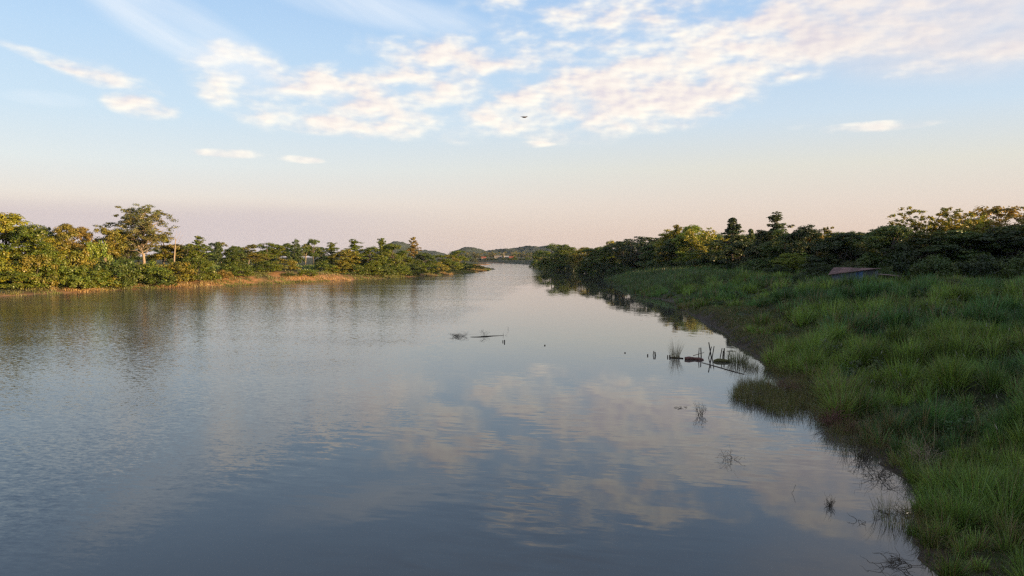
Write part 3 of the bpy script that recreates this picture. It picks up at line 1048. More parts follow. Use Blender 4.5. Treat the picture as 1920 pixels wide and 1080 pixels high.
for a in [
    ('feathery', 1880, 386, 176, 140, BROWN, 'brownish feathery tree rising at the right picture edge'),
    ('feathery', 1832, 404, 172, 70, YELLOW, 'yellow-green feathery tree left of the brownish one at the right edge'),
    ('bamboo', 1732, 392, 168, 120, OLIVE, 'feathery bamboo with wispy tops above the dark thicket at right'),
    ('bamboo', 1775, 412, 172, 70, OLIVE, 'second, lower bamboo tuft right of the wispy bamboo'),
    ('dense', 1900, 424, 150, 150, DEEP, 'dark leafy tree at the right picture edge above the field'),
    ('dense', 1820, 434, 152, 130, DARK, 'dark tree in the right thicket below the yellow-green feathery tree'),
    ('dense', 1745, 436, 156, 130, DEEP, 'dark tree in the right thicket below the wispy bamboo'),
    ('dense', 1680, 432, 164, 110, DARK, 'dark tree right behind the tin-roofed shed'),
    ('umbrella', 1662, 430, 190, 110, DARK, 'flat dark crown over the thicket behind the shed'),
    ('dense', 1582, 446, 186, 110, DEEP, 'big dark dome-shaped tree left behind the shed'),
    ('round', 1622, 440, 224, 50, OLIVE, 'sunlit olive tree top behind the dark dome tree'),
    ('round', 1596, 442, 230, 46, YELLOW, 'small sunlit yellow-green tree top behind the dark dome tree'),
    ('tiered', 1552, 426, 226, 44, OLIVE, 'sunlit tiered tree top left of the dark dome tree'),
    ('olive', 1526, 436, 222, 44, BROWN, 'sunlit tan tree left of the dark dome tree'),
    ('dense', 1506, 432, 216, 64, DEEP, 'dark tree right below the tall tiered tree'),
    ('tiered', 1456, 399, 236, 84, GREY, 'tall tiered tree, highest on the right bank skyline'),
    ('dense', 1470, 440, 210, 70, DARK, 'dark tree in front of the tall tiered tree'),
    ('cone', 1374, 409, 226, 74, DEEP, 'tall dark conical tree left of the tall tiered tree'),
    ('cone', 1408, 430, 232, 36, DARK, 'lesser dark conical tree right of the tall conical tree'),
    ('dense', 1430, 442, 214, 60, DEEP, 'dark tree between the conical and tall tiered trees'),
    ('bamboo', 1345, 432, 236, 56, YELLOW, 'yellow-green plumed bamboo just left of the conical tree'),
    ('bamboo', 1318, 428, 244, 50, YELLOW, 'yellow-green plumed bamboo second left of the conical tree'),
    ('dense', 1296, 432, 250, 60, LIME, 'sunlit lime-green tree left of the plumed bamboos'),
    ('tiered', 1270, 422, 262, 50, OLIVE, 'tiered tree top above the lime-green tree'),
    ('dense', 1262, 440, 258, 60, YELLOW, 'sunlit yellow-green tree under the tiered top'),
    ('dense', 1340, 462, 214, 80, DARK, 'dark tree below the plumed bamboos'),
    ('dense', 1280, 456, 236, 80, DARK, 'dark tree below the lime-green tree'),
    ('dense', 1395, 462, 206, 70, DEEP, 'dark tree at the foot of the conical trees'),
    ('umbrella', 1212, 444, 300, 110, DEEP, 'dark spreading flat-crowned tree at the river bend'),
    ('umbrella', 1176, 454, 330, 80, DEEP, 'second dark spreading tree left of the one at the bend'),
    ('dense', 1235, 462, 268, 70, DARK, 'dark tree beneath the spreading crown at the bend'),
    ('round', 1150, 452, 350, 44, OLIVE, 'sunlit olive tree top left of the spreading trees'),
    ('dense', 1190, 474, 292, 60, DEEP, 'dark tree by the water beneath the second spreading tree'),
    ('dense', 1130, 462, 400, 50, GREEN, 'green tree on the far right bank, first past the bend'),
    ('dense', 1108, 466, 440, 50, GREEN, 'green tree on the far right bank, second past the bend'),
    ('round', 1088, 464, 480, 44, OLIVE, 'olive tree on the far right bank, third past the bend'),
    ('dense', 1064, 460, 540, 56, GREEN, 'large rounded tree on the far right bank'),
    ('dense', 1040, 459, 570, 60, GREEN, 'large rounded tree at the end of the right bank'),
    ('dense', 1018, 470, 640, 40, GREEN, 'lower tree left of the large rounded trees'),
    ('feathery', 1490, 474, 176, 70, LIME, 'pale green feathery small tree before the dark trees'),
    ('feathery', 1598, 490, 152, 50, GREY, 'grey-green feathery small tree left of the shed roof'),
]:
    tree(a[0], a[1], a[2] - (8 if a[0] == 'dense' and 1180 < a[1] < 1720 else 0), back(a[1], a[3]), a[4] * (1.0 if a[0] in ('tiered', 'cone') else 1.15), sun_gold(a[5]) if a[5][0] > 0.1 else a[5], a[6], G4)

G5 = 'bushes at the foot of the right bank trees'
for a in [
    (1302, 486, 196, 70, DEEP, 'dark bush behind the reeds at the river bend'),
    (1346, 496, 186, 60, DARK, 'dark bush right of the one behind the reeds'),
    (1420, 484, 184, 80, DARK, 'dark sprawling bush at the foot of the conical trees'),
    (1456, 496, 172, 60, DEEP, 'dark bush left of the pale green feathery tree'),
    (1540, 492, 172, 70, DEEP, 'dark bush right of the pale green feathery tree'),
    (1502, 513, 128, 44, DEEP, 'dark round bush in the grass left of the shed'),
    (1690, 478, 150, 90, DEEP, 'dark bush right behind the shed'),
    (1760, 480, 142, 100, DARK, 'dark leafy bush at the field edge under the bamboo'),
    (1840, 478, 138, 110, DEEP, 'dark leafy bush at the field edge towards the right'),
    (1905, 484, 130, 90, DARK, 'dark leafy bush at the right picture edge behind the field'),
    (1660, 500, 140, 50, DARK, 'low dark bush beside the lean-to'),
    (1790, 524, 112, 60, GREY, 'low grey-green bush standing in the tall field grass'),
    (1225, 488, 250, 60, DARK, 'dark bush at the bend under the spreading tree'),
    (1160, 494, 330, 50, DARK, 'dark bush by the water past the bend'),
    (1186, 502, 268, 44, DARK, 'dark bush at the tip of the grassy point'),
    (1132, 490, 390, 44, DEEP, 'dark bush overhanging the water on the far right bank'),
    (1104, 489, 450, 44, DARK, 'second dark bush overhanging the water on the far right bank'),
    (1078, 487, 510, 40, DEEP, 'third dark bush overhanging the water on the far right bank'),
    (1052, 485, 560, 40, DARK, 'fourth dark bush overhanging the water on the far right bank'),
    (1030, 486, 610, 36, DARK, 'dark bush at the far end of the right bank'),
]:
    tree('shrub', a[0], a[1], max(a[2], float(np.interp(a[0], [1000, 1110, 1140, 1200, 1300, 1400, 1470, 1500], [0, 0, 400, 345, 290, 240, 190, 0]))), a[3], a[4], a[5], G5)

# the wood goes on behind and beyond, seen as a wall of trunks and crowns
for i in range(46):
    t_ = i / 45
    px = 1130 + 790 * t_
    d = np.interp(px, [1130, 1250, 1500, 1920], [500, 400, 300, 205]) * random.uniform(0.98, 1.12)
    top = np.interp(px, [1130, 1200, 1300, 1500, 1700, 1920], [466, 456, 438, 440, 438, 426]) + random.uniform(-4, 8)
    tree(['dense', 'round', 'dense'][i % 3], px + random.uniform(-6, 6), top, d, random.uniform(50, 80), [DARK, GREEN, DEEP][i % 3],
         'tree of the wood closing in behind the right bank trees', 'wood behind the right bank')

# far shore: low bushes and palms before the hills
for i, px in enumerate(range(872, 1046, 9)):
    d = np.interp(px, [872, 940, 1045], [1120, 1150, 900]) + random.uniform(-20, 20)
    tree('shrub', px + random.uniform(-2, 2), 483 + random.uniform(-2, 2), d, random.uniform(14, 22), [DARK, GREEN, GREY][i % 3], 'low bush on the far shore before the village', 'bushes on the far shore')
for i, px in enumerate(np.linspace(868, 1020, 34)):
    d = random.uniform(1180, 1290)
    tree('palm', px + random.uniform(-3, 3), 473 + random.uniform(-2, 3), d, random.uniform(6, 8), [OLIVE, BROWN, OLIVE][i % 3], 'palm in the far grove before the blue hills', 'far palm grove')
for i, px in enumerate(range(868, 1040, 10)):
    tree('round', px + random.uniform(-3, 3), 476 + random.uniform(-2, 2), random.uniform(1300, 1400), random.uniform(14, 20), [OLIVE, GREEN, GREY][i % 3], 'round tree of the far grove at the foot of the hills', 'far grove trees')
# ------------------------------------------------------------------ grass
def blades(P, az_, length, width, lean, tint, curve=0.6, segs=2):
    """Curved blades: P (n,3) roots; lean = horizontal reach / length."""
    n = len(P)
    dirv = np.stack([np.cos(az_), np.sin(az_), np.zeros(n)], -1)
    face = rng.random(n) * 6.283
    side = np.stack([np.cos(face), np.sin(face), np.zeros(n)], -1)
    up = np.array([0, 0, 1.0])
    lean = np.clip(lean, 0, 0.97)
    hz = np.sqrt(1 - lean ** 2)
    rows = []
    for s in np.linspace(0, 1, segs + 1):
        f = s ** (1 + curve)
        pos = P + dirv * (length * lean * f)[:, None] + up * (length * (hz * s - 0.10 * lean * s ** 3))[:, None]
        w = width * (1 - s ** 1.5) * 0.5
        rows.append((pos, w))
    V, per = [], 2 * segs + 1
    for k, (pos, w) in enumerate(rows):
        if k < segs:
            V += [pos - side * w[:, None], pos + side * w[:, None]]
        else:
            V += [pos]
    V = np.stack(V, 1).reshape(-1, 3)
    o = (np.arange(n) * per)[:, None]
    Qs = [o + np.array([2 * k, 2 * k + 1, 2 * k + 3, 2 * k + 2]) for k in range(segs - 1)]
    Qs = np.vstack(Qs) if Qs else np.zeros((0, 4), int)
    Ts = o + np.array([2 * segs - 2, 2 * segs - 1, 2 * segs])
    return V, Qs, Ts, np.repeat(tint, per, 0)


class Grass:
    def __init__(self):
        self.a = Acc()

    def tufts(self, cx, cy, radius, height, count, width, colour, spread=0.75, var=0.25, segs=2, z0=None, dry=0.0, lean_bias=None):
        """Tussocks at (cx,cy): arrays for radius, height, count, width, colour (k,3)."""
        ci = np.repeat(np.arange(len(cx)), count)
        n = len(ci)
        if n == 0:
            return
        r = np.sqrt(rng.random(n))
        a = rng.random(n) * 6.283
        x = cx[ci] + np.cos(a) * r * radius[ci]
        y = cy[ci] + np.sin(a) * r * radius[ci]
        z = land(x, y) - 0.03
        if z0 is not None:
            z = np.maximum(z, z0)
        L = height[ci] * (0.55 + 0.55 * rng.random(n)) * (1.08 - 0.35 * r)
        lean = 0.10 + spread * r * rng.random(n) + 0.12 * rng.random(n)
        a2 = a + rng.normal(size=n) * 0.5
        if lean_bias is not None:
            a2 = np.where(rng.random(n) < 0.5, lean_bias + rng.normal(size=n) * 0.5, a2)
        c = colour[ci] * (1 + (rng.random((n, 1)) - 0.5) * 2 * var)
        hue = (rng.random(n) - 0.5) * 0.3
        c = c * np.stack([1 + hue, np.ones(n), 1 - hue], -1)
        if np.any(dry):
            d = rng.random(n) < (dry[ci] if np.ndim(dry) else dry)
            c[d] = np.array([0.20, 0.145, 0.075]) * (0.6 + 0.7 * rng.random((d.sum(), 1)))
        V, Qs, Ts, T = blades(np.stack([x, y, z], -1), a2, L, width[ci] * (0.7 + 0.6 * rng.random(n)), lean, c, segs=segs)
        self.a.add(V, Qs, Ts, T)


def scatter(x0, x1, y0, y1, step):
    xs, ys = np.meshgrid(np.arange(x0, x1, step), np.arange(y0, y1, step))
    xs = xs.ravel() + (rng.random(xs.size) - 0.5) * step * 1.3
    ys = ys.ravel() + (rng.random(ys.size) - 0.5) * step * 1.3
    return xs, ys


field = Grass()
for (y0, y1, step, count, segs, wid, low_step, low_n) in [(17, 42, 0.78, 150, 3, 0.029, 0.36, 11), (42, 75, 1.25, 170, 2, 0.046, 0.60, 10), (75, 125, 1.8, 115, 2, 0.085, 1.05, 9),
                                                         (125, 200, 2.5, 72, 2, 0.14, 1.9, 9), (200, 330, 3.0, 46, 2, 0.21, 3.0, 8)]:
    for layer in ('tussock', 'low'):
        st = step if layer == 'tussock' else low_step
        cx, cy = scatter(8, 0.72 * y1 + 8, y0, y1, st)
        sd = signed_distance(cx, cy)
        mat_zone = scarp(cy) * (1 - smooth(6, 12, sd + (fbm(cx / 4, cy / 4, 2, 61) - .5) * 5))   # flattened turf above the mud
        gully = (1 - smooth(0, 3.2, np.hypot((cx - 26.5) / 1.6, cy - 56)))
        lo = 0.35 + 0.15 * smooth(30, 50, cy) + 1.2 * scarp(cy)
        keep = (cx < 0.72 * cy + 6) & (sd > lo) & (sd < 105) & (rng.random(len(cx)) > mat_zone * (0.93 if layer == 'tussock' else 0.35)) & (rng.random(len(cx)) > gully * 0.9)
        clump = mound_noise(cx, cy)        # long mounds lying across the slope
        if layer == 'tussock':
            keep &= rng.random(len(cx)) < 0.22 + 0.45 * (1 - smooth(34, 52, cy)) + 1.7 * smooth(0.38, 0.56, clump)
        cx, cy, sd, clump = cx[keep], cy[keep], sd[keep], clump[keep]
        n = len(cx)
        big_ = fbm(cx / 16.0, cy / 10.0, 3, 63)
        rise = smooth(0.36, 0.64, clump)
        hue2 = smooth(0.42, 0.58, fbm(cx / 12.0, cy / 8.0, 2, 65))[:, None]
        hue2 = np.maximum(hue2, 0.85 * (1 - smooth(24, 36, cy))[:, None])
        c = np.array([0.076, 0.152, 0.047]) * (1 - hue2) + np.array([0.140, 0.204, 0.040]) * hue2
        dry = np.clip(0.04 + 0.25 * smooth(0.56, 0.7, fbm(cx / 5, cy / 5, 2, 66)) + 0.28 * (1 - smooth(0, 4, sd)) * smooth(26, 42, cy), 0, 0.5)
        if layer == 'tussock':
            h = np.clip((0.85 + 1.25 * rise + 0.8 * (big_ - 0.5)) * (0.55 + 0.95 * rng.random(n)), 0.45, 3.0)
            c = c * (0.55 + 0.9 * rng.random((n, 1)))
            rad = (0.30 + 0.22 * rng.random(n)) * st * (0.7 + 0.3 * h)
            cnt = np.maximum(30, (count * (0.35 + 0.5 * h)).astype(int))
            field.tufts(cx, cy, rad, h, cnt, np.full(n, wid), c, spread=1.0, var=0.45, segs=segs, dry=dry)
        else:
            c = c * (0.32 + 0.45 * rng.random((n, 1)))  # low blades darkened, painting shade into the gaps between tussocks
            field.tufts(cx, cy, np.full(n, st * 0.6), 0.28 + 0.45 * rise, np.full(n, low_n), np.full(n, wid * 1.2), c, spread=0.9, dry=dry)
# tall seeding and dead stalks above the blades
cx, cy = scatter(12, 95, 20, 140, 1.35)
sd = signed_distance(cx, cy)
k = (sd > 0.3) & (cx < 0.72 * cy + 4) & (rng.random(len(cx)) < 0.5 + 0.5 * smooth(0.5, 0.62, fbm(cx / 6, cy / 6, 2, 68))) & (scarp(cy) * (1 - smooth(6, 12, sd)) < 0.4)
cx, cy = cx[k], cy[k]
n = len(cx)
field.tufts(cx, cy, np.full(n, 0.5), 1.3 + 1.2 * rng.random(n), rng.integers(3, 9, n), 0.010 + 0.00035 * cy, np.tile(np.array([0.20, 0.185, 0.085]), (n, 1)) * (0.6 + 0.7 * rng.random((n, 1))),
            spread=0.5, segs=3, dry=0.45)
o = link('field_grass', field.a.mesh('field_grass'), MAT_GRASS)
tag(o, 'tall uneven green grass covering the right bank', 'grass', kind='stuff')

# flattened turf on the slope above the mud
turf = Grass()
cx, cy = scatter(20, 50, 55, 150, 0.38)
sd = signed_distance(cx, cy)
k = (scarp(cy) * (1 - smooth(7, 14, sd)) > rng.random(len(cx)) * 0.8) & (sd > 0.5) & (fbm(cx / 1.6, cy / 0.9, 2, 71) > 0.34)
cx, cy = cx[k], cy[k]
n = len(cx)
c = np.array([0.090, 0.108, 0.040]) * (0.6 + 0.8 * rng.random((n, 1)))
turf.tufts(cx, cy, np.full(n, 0.45), np.full(n, 0.50), np.full(n, 10), np.full(n, 0.050), c, spread=0.95, dry=0.35, lean_bias=math.pi)
tag(link('slope_turf', turf.a.mesh('slope_turf'), MAT_GRASS), 'short flattened turf on the slope above the muddy waterline', 'grass', kind='stuff')

# grasses standing in the shallows of the near bank
shal = Grass()
cx, cy = scatter(9, 25, 19, 66, 0.42)
sd = signed_distance(cx, cy)
beds = np.maximum.reduce([1 - smooth(0.5, 1.0, np.hypot((cx - 18.4) / 4.4, (cy - 52.5) / 7.5)), 1 - smooth(0.5, 1.0, np.hypot((cx - 15.0) / 1.2, (cy - 25) / 5.0)),
                          0.75 * (1 - smooth(0.0, 1.6, -sd)) * smooth(34, 44, cy)])
k = (sd < 0.9) & (sd > -5.5) & (rng.random(len(cx)) < beds * 0.85) & (cx < 0.72 * cy + 4)
cx, cy = cx[k], cy[k]
n = len(cx)
c = (np.array([0.105, 0.112, 0.030]) * (0.6 + 0.7 * rng.random((n, 1))))
shal.tufts(cx, cy, 0.20 + 0.25 * rng.random(n), 0.75 + 0.65 * rng.random(n), np.full(n, 34), np.full(n, 0.014), c, spread=0.85, segs=3, z0=-0.05, dry=0.28 + 0 * cx)
tag(link('shallows_grass', shal.a.mesh('shallows_grass'), MAT_GRASS), 'yellow-green grass and dry stalks standing in the near shallows', 'grass', kind='stuff')

# broad-leaved weeds between the tussocks
weed = Acc()
cx, cy = scatter(14, 95, 22, 150, 2.3)
sd = signed_distance(cx, cy)
k = (sd > 2) & (cy > 36) & (cx < 0.72 * cy + 3) & (fbm(cx / 7, cy / 6, 2, 77) > 0.52) & (rng.random(len(cx)) < 0.6) & (scarp(cy) * (1 - smooth(6, 12, sd)) < 0.5)
cx, cy = cx[k], cy[k]
for x, y in zip(cx, cy):
    h = rng.uniform(0.5, 1.3)
    nC = 7
    C = np.stack([x + rng.normal(size=nC) * 0.5, y + rng.normal(size=nC) * 0.5, np.zeros(nC)], -1)
    C[:, 2] = land(C[:, 0], C[:, 1]) + h * rng.uniform(0.35, 1.0, nC)
    rr = np.repeat(rng.uniform(0.22, 0.42, nC)[:, None], 3, 1)
    a0 = len(weed.c)
    leaves(weed, C, rr, 26 if y < 70 else 14, 0.07 + y * 0.0014, 0.3, up=0.4, rg=rng)
    base_c = np.array([[0.060, 0.105, 0.035], [0.11, 0.14, 0.04], [0.075, 0.095, 0.05]][rng.integers(0, 3)])
    for q in range(a0, len(weed.c)):
        weed.c[q] = weed.c[q] * base_c
tag(link('field_weeds', weed.mesh('field_weeds'), MAT_GRASS), 'broad-leaved weeds scattered among the right bank grass', 'weeds', kind='stuff')

# seed heads over the field
plume = Acc()
cx, cy = scatter(14, 95, 22, 130, 1.9)
sd = signed_distance(cx, cy)
k = (sd > 2.5) & (cx < 0.72 * cy + 2) & (rng.random(len(cx)) < 0.07 + 0.18 * (cy < 60) + 0.22 * (fbm(cx / 8, cy / 8, 2, 81) > 0.56)) & (scarp(cy) * (1 - smooth(6, 12, sd)) < 0.5)
for x, y in zip(cx[k], cy[k]):
    z = land_z(x, y)
    h = rng.uniform(1.2, 1.9)
    a = rng.random() * 6.283
    lx, ly = math.cos(a) * 0.12, math.sin(a) * 0.12
    plume.tube([(x, y, z), (x + lx, y + ly, z + h)], [0.005, 0.004], 3, (0.10, 0.11, 0.04), cap=False)
    s = rng.uniform(0.10, 0.17) * (1 + y / 160)
    plume.tube([(x + lx, y + ly, z + h), (x + lx * 1.5, y + ly * 1.5, z + h + s * 0.6), (x + lx * 2.4, y + ly * 2.4, z + h + s * 1.5)], [0.012, 0.018 * (1 + y / 120), 0.006], 5,
               np.array([0.30, 0.29, 0.22]) * rng.uniform(0.5, 1.1))
tag(link('grass_plumes', plume.mesh('grass_plumes'), MAT_GRASS), 'pale seed heads scattered over the tall right bank grass', 'grass', kind='stuff')

# tall reeds on the grassy point at the bend
reed = Grass()
cx, cy = scatter(31, 66, 190, 330, 2.0)
sd = signed_distance(cx, cy)
k = (sd > 0.4) & (sd < 24) & (rng.random(len(cx)) < 0.8)
cx, cy = cx[k], cy[k]
n = len(cx)
c = np.array([0.095, 0.140, 0.055]) * (0.6 + 0.6 * rng.random((n, 1)))
reed.tufts(cx, cy, np.full(n, 1.5), 1.8 + 1.6 * smooth(0.4, 0.65, fbm(cx / 12, cy / 12, 2, 88)), np.full(n, 40), np.full(n, 0.11), c, spread=0.6, dry=0.08)
tag(link('reeds', reed.a.mesh('reeds'), MAT_GRASS), 'tall reeds on the grassy point at the river bend', 'reeds', kind='stuff')

# dry orange grass along the left waterline
strip = Grass()
cx, cy = scatter(-150, -10, 150, 600, 1.5)
sd = signed_distance(cx, cy)
midp = np.interp(cy, [-260, 0, 200, 300, 400, 560, 900, 1200], [-70, -65, -42, -20, 10, 22, 5, -40])
green_ = fbm(cx / 16, cy / 16, 2, 91)
k = (cx < midp) & (sd > -0.4) & (sd < 15) & (rng.random(len(cx)) < 0.25 + 0.6 * smooth(0.35, 0.6, fbm(cx / 7, cy / 7, 2, 90)))
cx, cy, sd, green_ = cx[k], cy[k], sd[k], green_[k]
n = len(cx)
g = np.maximum(smooth(0.42, 0.56, green_), smooth(5, 10, sd))[:, None]
g = np.maximum(g, (1 - smooth(196, 210, cy))[:, None] * 0.8)
c = (np.array([0.34, 0.215, 0.085]) * (1 - g) + np.array([0.125, 0.135, 0.030]) * g) * (0.65 + 0.7 * rng.random((n, 1)))
strip.tufts(cx, cy, np.full(n, 1.2), 0.5 + 1.2 * rng.random(n) ** 1.5, np.full(n, 24), np.full(n, 0.15), c, spread=0.8)
tag(link('waterside_grass', strip.a.mesh('waterside_grass'), MAT_GRASS), 'dry orange and green grass along the sunlit left waterline', 'grass', kind='stuff')

# crop field behind the left bank
crop = Grass()
cx, cy = scatter(-300, -70, 262, 430, 4.6)
sd = signed_distance(cx, cy)
k = (sd > 18) & (cx < -0.20 * cy)
cx, cy = cx[k], cy[k]
n = len(cx)
c = np.array([0.125, 0.165, 0.035]) * (0.8 + 0.4 * rng.random((n, 1)))
crop.tufts(cx, cy, np.full(n, 2.2), 0.9 + 0.5 * rng.random(n), np.full(n, 14), np.full(n, 0.36), c, spread=0.6)
tag(link('meadow_grass', crop.a.mesh('meadow_grass'), MAT_GRASS), 'bright green meadow behind the trees of the left bank', 'grass', kind='stuff')

# ------------------------------------------------------------------ shed
def metal(name, c0, c1, rough=0.55):
    m, N = material(name)
    co = N.new('ShaderNodeTexCoord').outputs['Object']
    n = N.noise(N.mapping(co, scale=(0.6, 2.0, 2.0)), 1.3, 6, 0.65)
    tint = N.new('ShaderNodeAttribute', attribute_name='tint').outputs['Color']
    c = N.mix(1.0, N.mix(N.range(n, 0.35, 0.65), c0, c1), tint, 'MULTIPLY')
    p = N.new('ShaderNodeBsdfPrincipled')
    N.put(p.inputs['Base Color'], c)
    p.inputs['Roughness'].default_value = rough
    p.inputs['Metallic'].default_value = 0.15
    finish(N, p.outputs[0])
    return m


MAT_RUST = metal('rusty_tin', (0.080, 0.038, 0.034, 1), (0.19, 0.12, 0.11, 1), 0.9)
MAT_TIN = metal('grey_tin', (0.050, 0.062, 0.078, 1), (0.10, 0.115, 0.135, 1))
MAT_BLUE = metal('blue_tarp', (0.030, 0.075, 0.17, 1), (0.05, 0.12, 0.25, 1))
DS = 128.0
xa = at_depth(1558, 515, DS)[0]
zS = land_z(xa + 3, DS + 1)
zA = at_depth(1558, 515, DS)[2]
zS = min(zS, zA - 2.0)
shed = link('tin_roofed_shed', None, loc=(xa, DS, zS))
shed.rotation_euler = (0, 0, -0.54)
tag(shed, 'low shed with rusty tin roof and blue panel in the grass', 'shed')
Ws, Ds = 6.8, 5.6
he = zA - zS
hh = he + 1.0


def corrugated(name, w, d, zf, mat, parent, loc, n=26, tint=(1, 1, 1), amp=0.04):
    """Corrugated sheet w wide, d deep; zf(x, y) its height."""
    A = Acc()
    xs = np.linspace(0, w, n * 2 + 1)
    ys = np.array([0, d])
    Xg, Yg = np.meshgrid(xs, ys)
    Zg = np.vectorize(zf)(Xg, Yg) + amp * np.where(np.arange(len(xs)) % 2, 1, -1)[None, :]
    top = np.stack([Xg, Yg, Zg], -1).reshape(-1, 3)
    bot = top - np.array([0, 0, 0.02])
    m_ = len(xs)
    k = np.arange(m_ - 1)
    Qt = np.stack([k, k + 1, k + 1 + m_, k + m_], -1)
    A.add(np.vstack([top, bot]), np.vstack([Qt, Qt[:, ::-1] + 2 * m_, np.stack([k + 2 * m_, k + 1 + 2 * m_, k + 1, k], -1),
                                            np.stack([k + m_, k + 1 + m_, k + 1 + 3 * m_, k + 3 * m_], -1)]), None, tint)
    return link(name, A.mesh(name), mat, parent, loc)


# the roof slopes down to the left: single-pitch, four sheets side by side
for i in range(5):
    w = (Ws + 0.9) / 5
    x0 = -0.45 + i * w
    zf = lambda x, y, x0=x0, i=i: he + (hh - he) * ((x0 + x) / Ws + (y / Ds) * (1 - np.clip((x0 + x) / Ws, 0, 1))) + 0.02 * (i % 2)
    corrugated('roof_sheet', w + 0.06, Ds + 0.8, zf, MAT_RUST, shed, (x0, -0.4, 0.05), 9, [(1, 1, 1), (1.35, 1.3, 1.3), (0.8, 0.75, 0.75), (1.25, 1.2, 1.2), (0.9, 0.85, 0.85)][i])
# ridge: the left third falls away from a low crest
A = Acc()
zroof = lambda x: he + (hh - he) * x / Ws
def panel(name, x0, x1, y, mat, tint=(1, 1, 1), zlow=0.0, zdrop=0.06):
    A = Acc()
    n = max(3, int((x1 - x0) / 0.12))
    xs = np.linspace(x0, x1, n)
    off = 0.018 * np.where(np.arange(n) % 2, 1, -1)
    V = np.vstack([np.stack([xs, y + off, np.full(n, zlow)], -1), np.stack([xs, y + off, [zroof(q) - zdrop for q in xs]], -1)])
    k = np.arange(n - 1)
    Qp = np.stack([k, k + 1, k + 1 + n, k + n], -1)
    V2 = V + np.array([0, 0.03, 0])
    A.add(np.vstack([V, V2]), np.vstack([Qp, Qp[:, ::-1] + 2 * n]), None, tint)
    return link(name, A.mesh(name), mat, shed)


panel('wall_panel', 0.0, Ws * 0.30, 0.0, MAT_TIN)
panel('wall_panel', Ws * 0.305, Ws * 0.56, 0.0, MAT_TIN, (0.75, 0.8, 0.85))
t_ = panel('wall_panel', Ws * 0.565, Ws * 0.74, 0.02, MAT_BLUE)
t_['label'] = 'blue wall panel'
panel('wall_panel', Ws * 0.745, Ws, 0.0, MAT_TIN, (0.55, 0.5, 0.5))
A = Acc()
A.box((0, Ds - 0.04, 0), (Ws, Ds, he * 0.97))
A.box((-0.0, 0.06, 0), (0.05, Ds - 0.06, he * 0.96))
A.box((Ws - 0.05, 0.06, 0), (Ws, Ds - 0.06, hh * 0.94))
link('back_wall', A.mesh('back_wall'), MAT_TIN, shed)
for fx in (0.02, 0.34, 0.62, 0.98):
    A = Acc()
    A.tube([(Ws * fx, -0.10, -0.2), (Ws * fx, -0.10, zroof(Ws * fx))], [0.05, 0.05], 6)
    link('post', A.mesh('shed_post'), MAT_WOOD, shed)
A = Acc()
A.tube([(-0.4, -0.18, zroof(-0.4) + 0.0), (Ws + 0.4, -0.18, zroof(Ws + 0.4) + 0.0)], [0.045, 0.045], 5)
link('eave_pole', A.mesh('eave_pole'), MAT_WOOD, shed)

# lean-to with a lit bulb
xl, _, zl = at_depth(1644, 514, DS + 1)
xr = at_depth(1690, 516, DS + 1)[0]
zL = land_z(xl, DS + 1)
lt = link('lean_to', None, loc=(xl, DS + 1, zL))
tag(lt, 'low dark lean-to roof right of the tin-roofed shed', 'lean-to')
Wl, hl = xr - xl, zl - zL
A = Acc()
A.add([(0, 0, hl), (Wl, 0, hl - 0.35), (Wl, 2.6, hl - 0.2), (0, 2.6, hl + 0.15), (0, 0, hl - .06), (Wl, 0, hl - 0.41), (Wl, 2.6, hl - 0.26), (0, 2.6, hl + 0.09)],
      [(0, 1, 2, 3), (7, 6, 5, 4), (0, 4, 5, 1), (1, 5, 6, 2), (2, 6, 7, 3), (3, 7, 4, 0)])
link('roof', A.mesh('lean_to_roof'), MAT_RUST, lt)
for (fx, yy) in ((0.03, 0.1), (0.5, 0.1), (0.97, 0.1), (0.03, 2.5), (0.97, 2.5)):
    A = Acc()
    A.tube([(Wl * fx, yy, -0.2), (Wl * fx, yy, hl - 0.35 * fx - 0.05)], [0.05, 0.04], 6)
    link('post', A.mesh('lean_to_post'), MAT_WOOD, lt)
m, N = material('lit_bulb')
e = N.new('ShaderNodeEmission')
e.inputs[0].default_value = (1.0, 0.85, 0.45, 1)
e.inputs[1].default_value = 4.0
finish(N, e.outputs[0])
bx, by, bz = at_depth(1642, 517.5, DS - 0.6)
bulb = link('light_bulb', None, loc=(bx, by, bz))
tag(bulb, 'small lit yellow bulb hanging beside the shed', 'lamp')
A = Acc()
A.tube([(0, 0, -0.11), (0, 0, -0.07), (0, 0, 0.0), (0, 0, 0.08), (0, 0, 0.12)], [0.03, 0.09, 0.12, 0.07, 0.04], 10)
link('glass', A.mesh('bulb_glass', True), m, bulb)
A = Acc()
A.tube([(0, 0, 0.12), (0, 0, 0.2), (0.05, 0.3, 0.45)], [0.03, 0.02, 0.012], 6)
link('cord', A.mesh('bulb_cord'), MAT_TWIG, bulb)

